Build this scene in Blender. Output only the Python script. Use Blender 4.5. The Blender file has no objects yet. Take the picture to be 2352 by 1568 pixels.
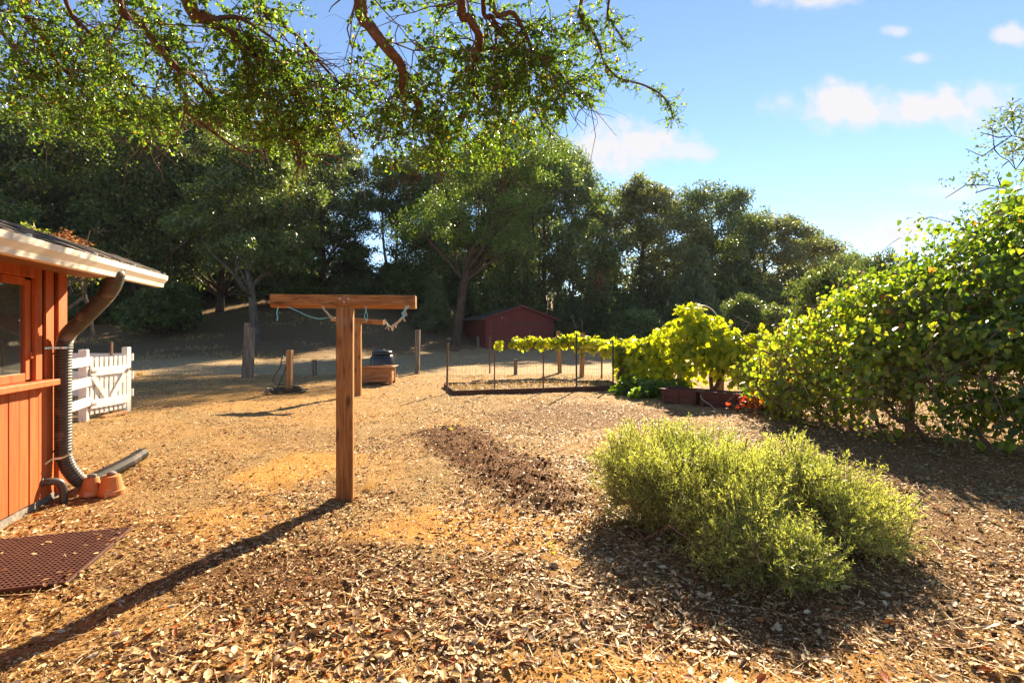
import bpy, bmesh, math, random
import numpy as np
from mathutils import Vector, Matrix, Quaternion

random.seed(7)
RNG = np.random.default_rng(11)
SC = bpy.context.scene
COL = SC.collection
R = math.radians

# ------------------------------------------------------------------ camera
EYE, F = 1.5, 1176.0            # eye height (m); focal length in units of a 2352-wide picture
cam_data = bpy.data.cameras.new("camera")
cam = bpy.data.objects.new("camera", cam_data)
COL.objects.link(cam)
cam.location = (0, 0, EYE)
cam.rotation_euler = (R(90), 0, 0)
cam_data.sensor_width = 36.0
cam_data.lens = 18.0
cam_data.shift_y = -24.0 / 2352.0
cam_data.clip_start = 0.05
cam_data.clip_end = 2000
SC.camera = cam

# ------------------------------------------------------------------ sky, sun, exposure
SUN_AZ = math.atan2(0.345, 0.94)      # measured from +Y towards +X
SUN_EL = R(30)
world = bpy.data.worlds.new("World")
SC.world = world
world.use_nodes = True
SKY_STRENGTH = 0.06
SUN_STRENGTH = 5.0
EXPOSURE = 1.88


def build_world():
    nt = world.node_tree
    N, L = nt.nodes, nt.links
    N.clear()
    out = N.new("ShaderNodeOutputWorld")
    bg = N.new("ShaderNodeBackground")
    sky = N.new("ShaderNodeTexSky")
    sky.sky_type = 'NISHITA'
    sky.sun_disc = False
    sky.sun_elevation = SUN_EL
    sky.sun_rotation = SUN_AZ
    sky.altitude = 300
    sky.air_density = 0.85
    sky.dust_density = 0.0
    sky.ozone_density = 1.9
    tc = N.new("ShaderNodeTexCoord")
    sep = N.new("ShaderNodeSeparateXYZ")
    L.new(tc.outputs["Generated"], sep.inputs[0])

    def m(op, a, b=None, c=None, clamp=False):
        n = N.new("ShaderNodeMath")
        n.operation = op
        n.use_clamp = clamp
        for i, v in enumerate((a, b, c)):
            if v is None:
                continue
            if isinstance(v, (int, float)):
                n.inputs[i].default_value = v
            else:
                L.new(v, n.inputs[i])
        return n.outputs[0]

    yy = m('MAXIMUM', sep.outputs[1], 0.02)
    u = m('DIVIDE', sep.outputs[0], yy)
    v = m('DIVIDE', sep.outputs[2], yy)
    front = m('GREATER_THAN', sep.outputs[1], 0.05)
    comb = N.new("ShaderNodeCombineXYZ")
    L.new(u, comb.inputs[0])
    L.new(v, comb.inputs[1])
    nz = N.new("ShaderNodeTexNoise")
    nz.inputs["Scale"].default_value = 15
    nz.inputs["Detail"].default_value = 7
    nz.inputs["Roughness"].default_value = 0.58
    L.new(comb.outputs[0], nz.inputs["Vector"])
    nz2 = N.new("ShaderNodeTexNoise")
    nz2.inputs["Scale"].default_value = 3.5
    nz2.inputs["Detail"].default_value = 3
    L.new(comb.outputs[0], nz2.inputs["Vector"])
    nn = m('ADD', m('MULTIPLY', m('SUBTRACT', nz.outputs[0], 0.5), 2.1), m('MULTIPLY', m('SUBTRACT', nz2.outputs[0], 0.5), 0.9))
    # small fair weather clouds: direction (x/y, z/y), half width, half height, strength
    clouds = [(0.225, 0.365, 0.15, 0.075, 1.0), (0.30, 0.35, 0.14, 0.035, .8), (0.655, 0.44, 0.14, 0.058, 1.0), (0.74, 0.425, 0.10, 0.03, .7), (0.835, 0.435, 0.15, 0.065, 1.0), (0.92, 0.45, 0.09, 0.045, .8),
              (0.60, 0.655, 0.12, 0.04, .85), (0.75, 0.585, 0.035, 0.020, .7), (0.985, 0.575, 0.06, 0.03, .9), (0.79, 0.532, 0.04, 0.020, .75),
              (0.855, 0.272, 0.08, 0.026, .8), (0.765, 0.185, 0.10, 0.055, 1.0), (1.5, .5, .2, .07, .9), (-1.6, .6, .25, .08, .9)]
    total = None
    for cx, cy, hw, hh, s in clouds:
        du = m('DIVIDE', m('SUBTRACT', u, cx), hw)
        dv = m('DIVIDE', m('SUBTRACT', v, cy), hh * .86)
        d2 = m('SQRT', m('ADD', m('MULTIPLY', du, du), m('MULTIPLY', dv, dv)))
        e = m('ADD', m('SUBTRACT', 1.0, d2), m('MULTIPLY', nn, 1.0))
        e = m('MULTIPLY', e, 1.7, clamp=True)
        e = m('MULTIPLY', m('MULTIPLY', e, m('ADD', m('MULTIPLY', e, .5), .5)), s)
        total = e if total is None else m('MAXIMUM', total, e)
    total = m('MULTIPLY', m('MULTIPLY', total, front), 0.95, clamp=True)
    mix = N.new("ShaderNodeMixRGB")
    L.new(total, mix.inputs[0])
    L.new(sky.outputs[0], mix.inputs[1])
    mix.inputs[2].default_value = (4.3, 4.15, 4.15, 1)
    L.new(mix.outputs[0], bg.inputs[0])
    bg.inputs[1].default_value = SKY_STRENGTH
    L.new(bg.outputs[0], out.inputs[0])


build_world()
sun_dir = Vector((math.sin(SUN_AZ) * math.cos(SUN_EL), math.cos(SUN_AZ) * math.cos(SUN_EL), math.sin(SUN_EL)))
sl = bpy.data.lights.new("sun", 'SUN')
sl.energy = SUN_STRENGTH
sl.angle = R(0.5)
sl.color = (1.0, 0.82, 0.56)
so = bpy.data.objects.new("sun", sl)
COL.objects.link(so)
so.rotation_euler = sun_dir.to_track_quat('Z', 'Y').to_euler()
so.location = (20, 50, 40)
SC.view_settings.view_transform = 'Standard'
SC.view_settings.look = 'None'
SC.view_settings.gamma = 1
SC.view_settings.use_curve_mapping = False
SC.view_settings.exposure = EXPOSURE
SC.render.engine = 'CYCLES'
cy = SC.cycles
cy.max_bounces = 6
cy.diffuse_bounces = 3
cy.glossy_bounces = 2
cy.transmission_bounces = 4
cy.transparent_max_bounces = 8
cy.caustics_reflective = False
cy.caustics_refractive = False
cy.sample_clamp_indirect = 6
cy.use_denoising = True


# ------------------------------------------------------------------ helpers: placing
def W(px, py, d):
    """point at distance d (along +Y) behind pixel (px, py) of a 2352 x 1568 picture"""
    return Vector(((px - 1176) / F * d, d, EYE - (py - 760) / F * d))


def G(px, py):
    """point of the level ground under pixel (px, py)"""
    d = EYE * F / (py - 760)
    return Vector(((px - 1176) / F * d, d, 0))


def hsh(ix, iy, seed):
    h = (ix.astype(np.int64) * 374761393 + iy.astype(np.int64) * 668265263 + seed * 974634777) & 0xFFFFFFFF
    h = ((h ^ (h >> 13)) * 1274126177) & 0xFFFFFFFF
    return ((h ^ (h >> 16)) & 0xFFFFFF) / float(0xFFFFFF)


def vnoise(x, y, seed=0):
    x = np.asarray(x, float)
    y = np.asarray(y, float)
    xi, yi = np.floor(x), np.floor(y)
    fx, fy = x - xi, y - yi
    fx = fx * fx * (3 - 2 * fx)
    fy = fy * fy * (3 - 2 * fy)
    a, b = hsh(xi, yi, seed), hsh(xi + 1, yi, seed)
    c, d = hsh(xi, yi + 1, seed), hsh(xi + 1, yi + 1, seed)
    return (a * (1 - fx) + b * fx) * (1 - fy) + (c * (1 - fx) + d * fx) * fy


def fbm(x, y, seed=0, octv=4):
    s, a, t = 0, 1.0, 0
    for o in range(octv):
        s = s + a * vnoise(x * 2 ** o, y * 2 ** o, seed + o)
        t += a
        a *= 0.5
    return s / t


def smooth(a, b, x):
    t = np.clip((np.asarray(x, float) - a) / (b - a), 0, 1)
    return t * t * (3 - 2 * t)


MOUND_A, MOUND_B = np.array((-.98, 7.6)), np.array((0.28, 4.75))


def mound_dist(x, y):
    ab = MOUND_B - MOUND_A
    t = np.clip(((x - MOUND_A[0]) * ab[0] + (y - MOUND_A[1]) * ab[1]) / (ab @ ab), 0, 1)
    return np.hypot(x - MOUND_A[0] - t * ab[0], y - MOUND_A[1] - t * ab[1])


def hill_t(x, y):
    y0 = 23 + 23 * smooth(-14, 5, x) + np.clip(x - 5, 0, None) * 1.6
    return np.clip(y - y0, 0, None)


def macro(x, y):
    x = np.asarray(x, float)
    y = np.asarray(y, float)
    t = hill_t(x, y)
    raw = 0.06 * t + 0.009 * t * t
    z = 9.5 * (1 - np.exp(-raw / 9.5))
    z = z + 0.35 * (fbm(x * .12, y * .12, 5, 3) - .5) * smooth(19, 30, y)
    z = z + 0.055 * np.exp(-(mound_dist(x, y) / .38) ** 2) * (0.6 + .8 * fbm(x * 2.2, y * 2.2, 9, 2))
    return z


def gz(x, y):
    """ground height with its small relief"""
    x = np.asarray(x, float)
    y = np.asarray(y, float)
    md = np.exp(-(mound_dist(x, y) / .5) ** 2)
    fade = 1 - .5 * smooth(10, 30, y)
    m = (fbm(x * 3.1, y * 3.1, 21, 3) - .5) * .05 + (fbm(x * 13, y * 13, 31, 3) - .5) * (.030 + .07 * md)
    return macro(x, y) + m * fade


def hz(x, y):
    return float(macro(x, y))


# ------------------------------------------------------------------ helpers: objects
def tag(o, label=None, cat=None, group=None, kind=None):
    if label:
        o["label"] = label
    if cat:
        o["category"] = cat
    if group:
        o["group"] = group
    if kind:
        o["kind"] = kind
    return o


def empty(name, loc, rz=0.0, label=None, cat=None, group=None):
    o = bpy.data.objects.new(name, None)
    COL.objects.link(o)
    o.location = loc
    o.rotation_euler = (0, 0, rz)
    o.empty_display_size = 0.1
    return tag(o, label, cat, group)


def link(name, me, parent=None, loc=None):
    o = bpy.data.objects.new(name, me)
    COL.objects.link(o)
    if parent is not None:
        o.parent = parent
    if loc is not None:
        o.location = loc
    return o


def dup(o, parent=None):
    c = o.copy()
    COL.objects.link(c)
    if parent is not None:
        c.parent = parent
    for ch in list(o.children):
        dup(ch, c)
    return c


class MB:
    def __init__(self):
        self.v, self.f = [], []

    def add(self, vs, fs, M=None):
        b = len(self.v)
        for p in vs:
            p = Vector(p)
            self.v.append(tuple(M @ p if M else p))
        for f in fs:
            self.f.append(tuple(b + i for i in f))

    def box(self, c, s, M=None):
        x, y, z = s[0] / 2, s[1] / 2, s[2] / 2
        vs = [(c[0] + a * x, c[1] + b * y, c[2] + d * z) for a in (-1, 1) for b in (-1, 1) for d in (-1, 1)]
        self.add(vs, [(0, 1, 3, 2), (4, 6, 7, 5), (0, 4, 5, 1), (2, 3, 7, 6), (0, 2, 6, 4), (1, 5, 7, 3)], M)
        return self

    def bar(self, p, q, w, h, up=(0, 0, 1)):
        """board of section w x h from p to q (h along up)"""
        p, q = Vector(p), Vector(q)
        a = (q - p)
        ln = a.length
        a.normalize()
        u = Vector(up)
        s = a.cross(u)
        if s.length < 1e-4:
            u = Vector((0, 1, 0))
            s = a.cross(u)
        s.normalize()
        u = s.cross(a)
        M = Matrix((( a.x, s.x, u.x, (p.x + q.x) / 2), (a.y, s.y, u.y, (p.y + q.y) / 2), (a.z, s.z, u.z, (p.z + q.z) / 2), (0, 0, 0, 1)))
        return self.box((0, 0, 0), (ln, w, h), M)

    def prism(self, poly, y0, y1, M=None):
        """polygon in (x, z), extruded along y"""
        n = len(poly)
        vs = [(x, y0, z) for x, z in poly] + [(x, y1, z) for x, z in poly]
        fs = [tuple(range(n)), tuple(range(2 * n - 1, n - 1, -1))] + [(i, i + n, (i + 1) % n + n, (i + 1) % n) for i in range(n)]
        self.add(vs, fs, M)
        return self

    def tube(self, pts, rad, n=8, cap=True, M=None):
        pts = [Vector(p) for p in pts]
        if isinstance(rad, (int, float)):
            rad = [rad] * len(pts)
        vs, fs = [], []
        ref = None
        for i, p in enumerate(pts):
            t = (pts[min(i + 1, len(pts) - 1)] - pts[max(i - 1, 0)])
            if t.length < 1e-9:
                t = Vector((0, 0, 1))
            t.normalize()
            if ref is None:
                ref = Vector((0, 0, 1)) if abs(t.z) < .9 else Vector((1, 0, 0))
            s = t.cross(ref)
            if s.length < 1e-4:
                s = t.orthogonal()
            s.normalize()
            ref = s.cross(t)
            for k in range(n):
                a = 2 * math.pi * k / n
                vs.append(p + (s * math.cos(a) + ref * math.sin(a)) * rad[i])
        for i in range(len(pts) - 1):
            for k in range(n):
                fs.append((i * n + k, i * n + (k + 1) % n, (i + 1) * n + (k + 1) % n, (i + 1) * n + k))
        if cap:
            fs.append(tuple(range(n - 1, -1, -1)))
            fs.append(tuple((len(pts) - 1) * n + k for k in range(n)))
        self.add(vs, fs, M)
        return self

    def lathe(self, prof, n=24, M=None):
        vs, fs = [], []
        for r, z in prof:
            for k in range(n):
                a = 2 * math.pi * k / n
                vs.append((r * math.cos(a), r * math.sin(a), z))
        for i in range(len(prof) - 1):
            for k in range(n):
                fs.append((i * n + k, i * n + (k + 1) % n, (i + 1) * n + (k + 1) % n, (i + 1) * n + k))
        fs.append(tuple(range(n - 1, -1, -1)))
        fs.append(tuple((len(prof) - 1) * n + k for k in range(n)))
        self.add(vs, fs, M)
        return self

    def mesh(self, name, mat, bevel=0.0, smooth_=False, seg=1):
        me = bpy.data.meshes.new(name)
        me.from_pydata(self.v, [], self.f)
        bm = bmesh.new()
        bm.from_mesh(me)
        bmesh.ops.recalc_face_normals(bm, faces=bm.faces)
        if bevel:
            es = [e for e in bm.edges if len(e.link_faces) == 2 and e.calc_face_angle(0) > R(35)]
            bmesh.ops.bevel(bm, geom=es, offset=bevel, segments=seg, affect='EDGES', profile=.6, clamp_overlap=True)
        bm.to_mesh(me)
        bm.free()
        if smooth_:
            me.polygons.foreach_set("use_smooth", [True] * len(me.polygons))
        if mat:
            me.materials.append(mat)
        return me

    def build(self, name, mat, parent=None, bevel=0.0, smooth_=False, seg=1, loc=None):
        return link(name, self.mesh(name, mat, bevel, smooth_, seg), parent, loc)


# ------------------------------------------------------------------ helpers: leaves
def T_oval():
    v = [(0, 0, 0), (1, 0, -.10), (.30, .36, .10), (.70, .36, .08), (.30, -.36, .10), (.70, -.36, .08)]
    return np.array(v), [(0, 1, 3, 2), (0, 4, 5, 1)]


def T_curl():
    v = [(0, 0, .05), (.5, 0, 0), (1, 0, .16), (.22, .34, .16), (.68, .36, .20), (.22, -.34, .12), (.68, -.32, .15)]
    return np.array(v), [(0, 1, 4, 3), (1, 2, 4), (0, 5, 6, 1), (1, 6, 2)]


def T_heart():
    v = [(0, 0, 0), (1, 0, -.22), (-.16, .30, .03), (.22, .52, .04), (.66, .32, -.06), (-.16, -.30, .03), (.22, -.52, .04), (.66, -.32, -.06)]
    return np.array(v), [(0, 1, 4, 3, 2), (0, 5, 6, 7, 1)]


def T_grape():
    o = [(-.18, .22), (.02, .52), (.30, .34), (.52, .56), (.64, .26), (1.0, 0), (.64, -.26), (.52, -.56), (.30, -.34), (.02, -.52), (-.18, -.22)]
    v = [(0, 0, 0), (.4, 0, .04)] + [(x, y, -.10 * abs(y) * 2 - .12 * max(0, x - .5)) for x, y in o]
    f = [(1, i, i + 1) for i in range(2, 12)] + [(1, 0, 2), (1, 12, 0)]
    return np.array(v), f


def T_quad():
    v = [(0, 0, 0), (.45, .5, .08), (1, 0, 0), (.45, -.5, .08)]
    return np.array(v), [(0, 3, 2, 1)]


def T_needle():
    v = [(0, .5, 0), (0, -.5, 0), (1, -.12, 0), (1, .12, 0)]
    return np.array(v), [(0, 1, 2, 3)]


def unit(a):
    return a / np.maximum(np.linalg.norm(a, axis=-1, keepdims=True), 1e-9)


def frame(A, Nn):
    A = unit(A)
    B = unit(np.cross(Nn, A))
    return A, B, np.cross(A, B)


def leaf_mesh(name, tmpl, P, A, Nn, L, Wd, mat, rnd, smooth_=False):
    tv, tf = tmpl
    n, k = len(P), len(tv)
    A, B, C = frame(A, Nn)
    co = (P[:, None, :] + tv[None, :, 0, None] * (A * L[:, None])[:, None, :] + tv[None, :, 1, None] * (B * Wd[:, None])[:, None, :]
          + tv[None, :, 2, None] * (C * L[:, None])[:, None, :]).reshape(-1, 3)
    lt = np.array([len(f) for f in tf])
    flat = np.concatenate([np.array(f) for f in tf])
    loops = (flat[None, :] + (np.arange(n) * k)[:, None]).reshape(-1)
    tot = np.tile(lt, n)
    start = np.concatenate(([0], np.cumsum(tot)[:-1]))
    me = bpy.data.meshes.new(name)
    me.vertices.add(n * k)
    me.vertices.foreach_set("co", co.astype(np.float32).reshape(-1))
    me.loops.add(len(loops))
    me.loops.foreach_set("vertex_index", loops.astype(np.int32))
    me.polygons.add(len(tot))
    me.polygons.foreach_set("loop_start", start.astype(np.int32))
    try:
        me.polygons.foreach_set("loop_total", tot.astype(np.int32))
    except Exception:
        pass
    at = me.attributes.new("rnd", 'FLOAT', 'FACE')
    at.data.foreach_set("value", np.repeat(rnd, len(tf)).astype(np.float32))
    me.update(calc_edges=True)
    if smooth_:
        me.polygons.foreach_set("use_smooth", np.ones(len(tot), bool))
    me.materials.append(mat)
    return me


def leaf_parts(name, tmpl, P, A, Nn, L, Wd, mat, rnd, parent):
    """single leaves as objects of their own, sharing a handful of meshes"""
    meshes = []
    for i in range(6):
        meshes.append(leaf_mesh(name, tmpl, np.zeros((1, 3)), np.array([[1., 0, 0]]), np.array([[0, 0, 1.]]), np.ones(1), np.ones(1), mat, np.array([(i + .5) / 6])))
    A, B, C = frame(A, Nn)
    for i in range(len(P)):
        o = bpy.data.objects.new(name, meshes[min(5, int(rnd[i] * 6))])
        M = Matrix(((A[i, 0] * L[i], B[i, 0] * Wd[i], C[i, 0] * L[i], P[i, 0]), (A[i, 1] * L[i], B[i, 1] * Wd[i], C[i, 1] * L[i], P[i, 1]),
                    (A[i, 2] * L[i], B[i, 2] * Wd[i], C[i, 2] * L[i], P[i, 2]), (0, 0, 0, 1)))
        o.parent = parent
        o.matrix_local = M
        COL.objects.link(o)


def foliage(parent, name, tmpl, P, A, Nn, L, Wd, mat, rnd, single=0):
    """leaf mass of one plant; the leaves nearest the eye become parts of their own"""
    org = np.array(parent.matrix_basis.translation) if parent else np.zeros(3)
    P = P - org
    if single:
        # the largest in view: nearest the path with camera, inside the field of view
        wp = P + org
        sc = L / np.maximum(wp[:, 1], .3)
        sc = np.where((np.abs(wp[:, 0]) < wp[:, 1] * .99) & (wp[:, 1] > .5) & ((wp[:, 2] - EYE) / np.maximum(wp[:, 1], .1) < .63), sc, 0)
        idx = np.argsort(-sc)
        pick = idx[:single]
        rest = idx[single:]
        leaf_parts("leaf", tmpl, P[pick], A[pick], Nn[pick], L[pick], Wd[pick], mat, rnd[pick], parent)
        P, A, Nn, L, Wd, rnd = P[rest], A[rest], Nn[rest], L[rest], Wd[rest], rnd[rest]
    o = link(name, leaf_mesh(name, tmpl, P, A, Nn, L, Wd, mat, rnd), parent)
    o["kind"] = "stuff"
    return o


# ------------------------------------------------------------------ materials
def nodes(name):
    m = bpy.data.materials.new(name)
    m.use_nodes = True
    nt = m.node_tree
    nt.nodes.clear()
    return m, nt, nt.nodes, nt.links


def set_ramp(rp, stops):
    els = rp.color_ramp.elements
    while len(els) > 1:
        els.remove(els[-1])
    els[0].position = stops[0][0]
    els[0].color = (*stops[0][1], 1)
    for p, c in stops[1:]:
        e = els.new(p)
        e.color = (*c, 1)


def surf(name, stops, scale=8.0, stretch=(1, 1, 1), detail=5, rough=.7, bump=.3, bscale=None, spec=.3, distort=0.0, metal=0.0, wear=None, vary=0.0, dist=.01, cracks=None):
    m, nt, N, L = nodes(name)
    out = N.new("ShaderNodeOutputMaterial")
    b = N.new("ShaderNodeBsdfPrincipled")
    tc = N.new("ShaderNodeTexCoord")
    mp = N.new("ShaderNodeMapping")
    mp.inputs["Scale"].default_value = stretch
    L.new(tc.outputs["Object"], mp.inputs[0])
    vec = mp.outputs[0]
    oi = N.new("ShaderNodeObjectInfo")
    ad = N.new("ShaderNodeVectorMath")
    ad.operation = 'ADD'
    cm = N.new("ShaderNodeMath")
    cm.operation = 'MULTIPLY'
    cm.inputs[1].default_value = 37.0
    L.new(oi.outputs["Random"], cm.inputs[0])
    L.new(vec, ad.inputs[0])
    L.new(cm.outputs[0], ad.inputs[1])
    vec = ad.outputs[0]
    nz = N.new("ShaderNodeTexNoise")
    nz.inputs["Scale"].default_value = scale
    nz.inputs["Detail"].default_value = detail
    nz.inputs["Roughness"].default_value = .6
    nz.inputs["Distortion"].default_value = distort
    L.new(vec, nz.inputs["Vector"])
    rp = N.new("ShaderNodeValToRGB")
    set_ramp(rp, stops)
    L.new(nz.outputs[0], rp.inputs[0])
    col = rp.outputs[0]
    if wear:   # (colour, scale, threshold)
        n2 = N.new("ShaderNodeTexNoise")
        n2.inputs["Scale"].default_value = wear[1]
        n2.inputs["Detail"].default_value = 6
        L.new(tc.outputs["Object"], n2.inputs["Vector"])
        r2 = N.new("ShaderNodeValToRGB")
        set_ramp(r2, [(wear[2], (0, 0, 0)), (min(1, wear[2] + .12), (1, 1, 1))])
        L.new(n2.outputs[0], r2.inputs[0])
        mx = N.new("ShaderNodeMixRGB")
        L.new(r2.outputs[0], mx.inputs[0])
        L.new(col, mx.inputs[1])
        mx.inputs[2].default_value = (*wear[0], 1)
        col = mx.outputs[0]
    if cracks:   # along axis 0 or 2: thin dark checks and oval knots
        st_ = [55, 55, 55]
        st_[cracks[0]] = 1.1
        kn_ = [7, 7, 7]
        kn_[cracks[0]] = 2.6
        for sc_, kind in ((st_, 'c'), (kn_, 'k')):
            mp2 = N.new("ShaderNodeMapping")
            mp2.inputs["Scale"].default_value = sc_
            L.new(tc.outputs["Object"], mp2.inputs[0])
            if kind == 'c':
                t_ = N.new("ShaderNodeTexNoise")
                t_.inputs["Scale"].default_value = 1.0
                t_.inputs["Detail"].default_value = 3
                L.new(mp2.outputs[0], t_.inputs["Vector"])
                src, stops_ = t_.outputs[0], [(0, (0, 0, 0)), (.345, (.75, .75, .75)), (.365, (0, 0, 0)), (.60, (0, 0, 0)), (.66, (.45, .45, .45)), (.70, (0, 0, 0))]
            else:
                t_ = N.new("ShaderNodeTexVoronoi")
                t_.inputs["Scale"].default_value = 1.0
                L.new(mp2.outputs[0], t_.inputs["Vector"])
                src, stops_ = t_.outputs["Distance"], [(0, (.9, .9, .9)), (.10, (.7, .7, .7)), (.17, (.25, .25, .25)), (.24, (0, 0, 0))]
            r_ = N.new("ShaderNodeValToRGB")
            set_ramp(r_, stops_)
            L.new(src, r_.inputs[0])
            x_ = N.new("ShaderNodeMixRGB")
            L.new(r_.outputs[0], x_.inputs[0])
            L.new(col, x_.inputs[1])
            x_.inputs[2].default_value = (*cracks[1], 1)
            col = x_.outputs[0]
    if vary:
        hs = N.new("ShaderNodeHueSaturation")
        mr = N.new("ShaderNodeMapRange")
        mr.inputs[3].default_value = 1 - vary
        mr.inputs[4].default_value = 1 + vary
        L.new(oi.outputs["Random"], mr.inputs[0])
        L.new(mr.outputs[0], hs.inputs["Value"])
        L.new(col, hs.inputs["Color"])
        col = hs.outputs[0]
    L.new(col, b.inputs["Base Color"])
    b.inputs["Roughness"].default_value = rough
    b.inputs["Metallic"].default_value = metal
    b.inputs["Specular IOR Level"].default_value = spec
    if bump:
        n3 = N.new("ShaderNodeTexNoise")
        n3.inputs["Scale"].default_value = bscale or scale * 2
        n3.inputs["Detail"].default_value = 6
        L.new(vec, n3.inputs["Vector"])
        bp = N.new("ShaderNodeBump")
        bp.inputs["Strength"].default_value = bump
        bp.inputs["Distance"].default_value = dist
        L.new(n3.outputs[0], bp.inputs["Height"])
        L.new(bp.outputs[0], b.inputs["Normal"])
    L.new(b.outputs[0], out.inputs[0])
    return m


def leafmat(name, stops, trans=.4, tcol=1.6, rough=.4, spec=.5, vary=.15, tint=(1.0, 1.0, .6)):
    m, nt, N, L = nodes(name)
    out = N.new("ShaderNodeOutputMaterial")
    at = N.new("ShaderNodeAttribute")
    at.attribute_name = "rnd"
    rp = N.new("ShaderNodeValToRGB")
    set_ramp(rp, stops)
    L.new(at.outputs["Fac"], rp.inputs[0])
    oi = N.new("ShaderNodeObjectInfo")
    mr = N.new("ShaderNodeMapRange")
    mr.inputs[3].default_value = 1 - vary
    mr.inputs[4].default_value = 1 + vary
    L.new(oi.outputs["Random"], mr.inputs[0])
    hs = N.new("ShaderNodeHueSaturation")
    L.new(mr.outputs[0], hs.inputs["Value"])
    L.new(rp.outputs[0], hs.inputs["Color"])
    b = N.new("ShaderNodeBsdfPrincipled")
    b.inputs["Roughness"].default_value = rough
    b.inputs["Specular IOR Level"].default_value = spec
    L.new(hs.outputs[0], b.inputs["Base Color"])
    t = N.new("ShaderNodeBsdfTranslucent")
    mul = N.new("ShaderNodeMixRGB")
    mul.blend_type = 'MULTIPLY'
    mul.inputs[0].default_value = 1
    mul.inputs[2].default_value = (tint[0] * tcol, tint[1] * tcol, tint[2] * tcol, 1)
    L.new(hs.outputs[0], mul.inputs[1])
    L.new(mul.outputs[0], t.inputs[0])
    mx = N.new("ShaderNodeMixShader")
    mx.inputs[0].default_value = trans
    L.new(b.outputs[0], mx.inputs[1])
    L.new(t.outputs[0], mx.inputs[2])
    L.new(mx.outputs[0], out.inputs[0])
    return m


M = {}
wood_s = (26, 26, 1.6)
wood_x = (1.6, 26, 26)
REDWOOD = [(.28, (.11, .042, .013)), (.45, (.27, .115, .034)), (.58, (.38, .175, .055)), (.72, (.50, .26, .09))]
M['post_wood'] = surf('post_wood', REDWOOD, 1.0, wood_s, 6, .7, .8, 1.4, .25, 1.4, cracks=(2, (.05, .02, .008)), wear=((.30, .21, .13), 2.2, .58))
M['beam_wood'] = surf('beam_wood', REDWOOD, 1.0, wood_x, 6, .7, .8, 1.4, .25, 1.4, cracks=(0, (.05, .02, .008)), wear=((.30, .21, .13), 2.2, .58))
M['planter_wood'] = surf('planter_wood', [(.3, (.20, .075, .025)), (.5, (.40, .17, .055)), (.7, (.50, .23, .08))], 1.0, (2, 20, 20), 5, .6, .3, 1.4, .35, .8, vary=.12)
M['grey_wood'] = surf('grey_wood', [(.3, (.07, .05, .035)), (.5, (.17, .125, .09)), (.7, (.30, .24, .18))], 1.0, (30, 30, 1.5), 6, .8, .6, 1.4, .2, .8, vary=.15)
M['tan_wood'] = surf('tan_wood', [(.3, (.15, .075, .03)), (.5, (.33, .18, .075)), (.7, (.45, .27, .13))], 1.0, (30, 30, 1.5), 6, .75, .5, 1.4, .2, .8, vary=.15)
M['orange_paint'] = surf('orange_paint', [(.3, (.40, .085, .022)), (.5, (.50, .115, .030)), (.75, (.58, .15, .042))], 1.2, (14, 14, 1.2), 6, .55, .35, 1.6, .35, .6, vary=.08, wear=((.32, .095, .035), 4, .61), cracks=(2, (.22, .05, .018)))
M['dark_gap'] = surf('dark_gap', [(.3, (.03, .012, .006)), (.7, (.06, .02, .01))], 8, rough=.9)
M['cream_paint'] = surf('cream_paint', [(.3, (.74, .66, .53)), (.7, (.82, .74, .62))], 2.5, (1, 1, 1), 5, .4, .05, 40, .45)
M['white_paint'] = surf('white_paint', [(.3, (.66, .63, .57)), (.6, (.80, .78, .72)), (.8, (.84, .82, .77))], 1.2, (4, 4, 4), 6, .6, .2, 12, .35, wear=((.42, .36, .27), 7, .68))
M['shingle'] = surf('shingle', [(.3, (.035, .028, .024)), (.5, (.11, .085, .07)), (.75, (.26, .21, .17))], 1.0, (30, 4, 30), 6, .85, .8, 1.5, .2, .5, vary=.35)
M['soffit'] = surf('soffit', [(.3, (.22, .10, .05)), (.7, (.32, .15, .08))], 3, rough=.8)
M['black_plastic'] = surf('black_plastic', [(.3, (.045, .040, .034)), (.7, (.085, .075, .062))], 6, rough=.42, bump=.1, spec=.5, wear=((.22, .17, .12), 6, .56))
M['bin_plastic'] = surf('bin_plastic', [(.3, (.010, .012, .015)), (.7, (.018, .021, .026))], 6, rough=.34, bump=.05, spec=.5)
M['metal'] = surf('metal', [(.3, (.55, .53, .50)), (.7, (.7, .68, .64))], 20, rough=.35, bump=.1, metal=1)
M['dark_metal'] = surf('dark_metal', [(.3, (.09, .05, .028)), (.7, (.20, .115, .065))], 20, rough=.6, bump=.2, metal=.3)
M['green_metal'] = surf('green_metal', [(.3, (.02, .035, .025)), (.7, (.05, .06, .045))], 20, rough=.5, bump=.2)
M['wire'] = surf('wire', [(.3, (.10, .08, .06)), (.7, (.20, .17, .13))], 20, rough=.8, bump=0, spec=.1)
M['terracotta'] = surf('terracotta', [(.3, (.46, .17, .055)), (.6, (.58, .23, .08)), (.8, (.62, .28, .11))], 6, rough=.75, bump=.15, wear=((.62, .50, .40), 7, .60))
M['stone'] = surf('stone', [(.3, (.14, .12, .10)), (.7, (.32, .29, .25))], 14, rough=.85, bump=.5)
M['rubber'] = surf('rubber', [(.3, (.055, .018, .011)), (.7, (.11, .038, .024))], 14, rough=.7, bump=.2)
M['red_shed'] = surf('red_shed', [(.3, (.17, .032, .026)), (.6, (.24, .046, .036)), (.8, (.29, .07, .055))], 1.5, (3, 3, 3), 6, .75, .2, 20, .25, vary=.08)
M['shed_roof'] = surf('shed_roof', [(.3, (.06, .05, .045)), (.55, (.14, .11, .085)), (.75, (.34, .26, .12))], 2.2, (1, 1, 1), 7, .9, .6, 20, .2)
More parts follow.
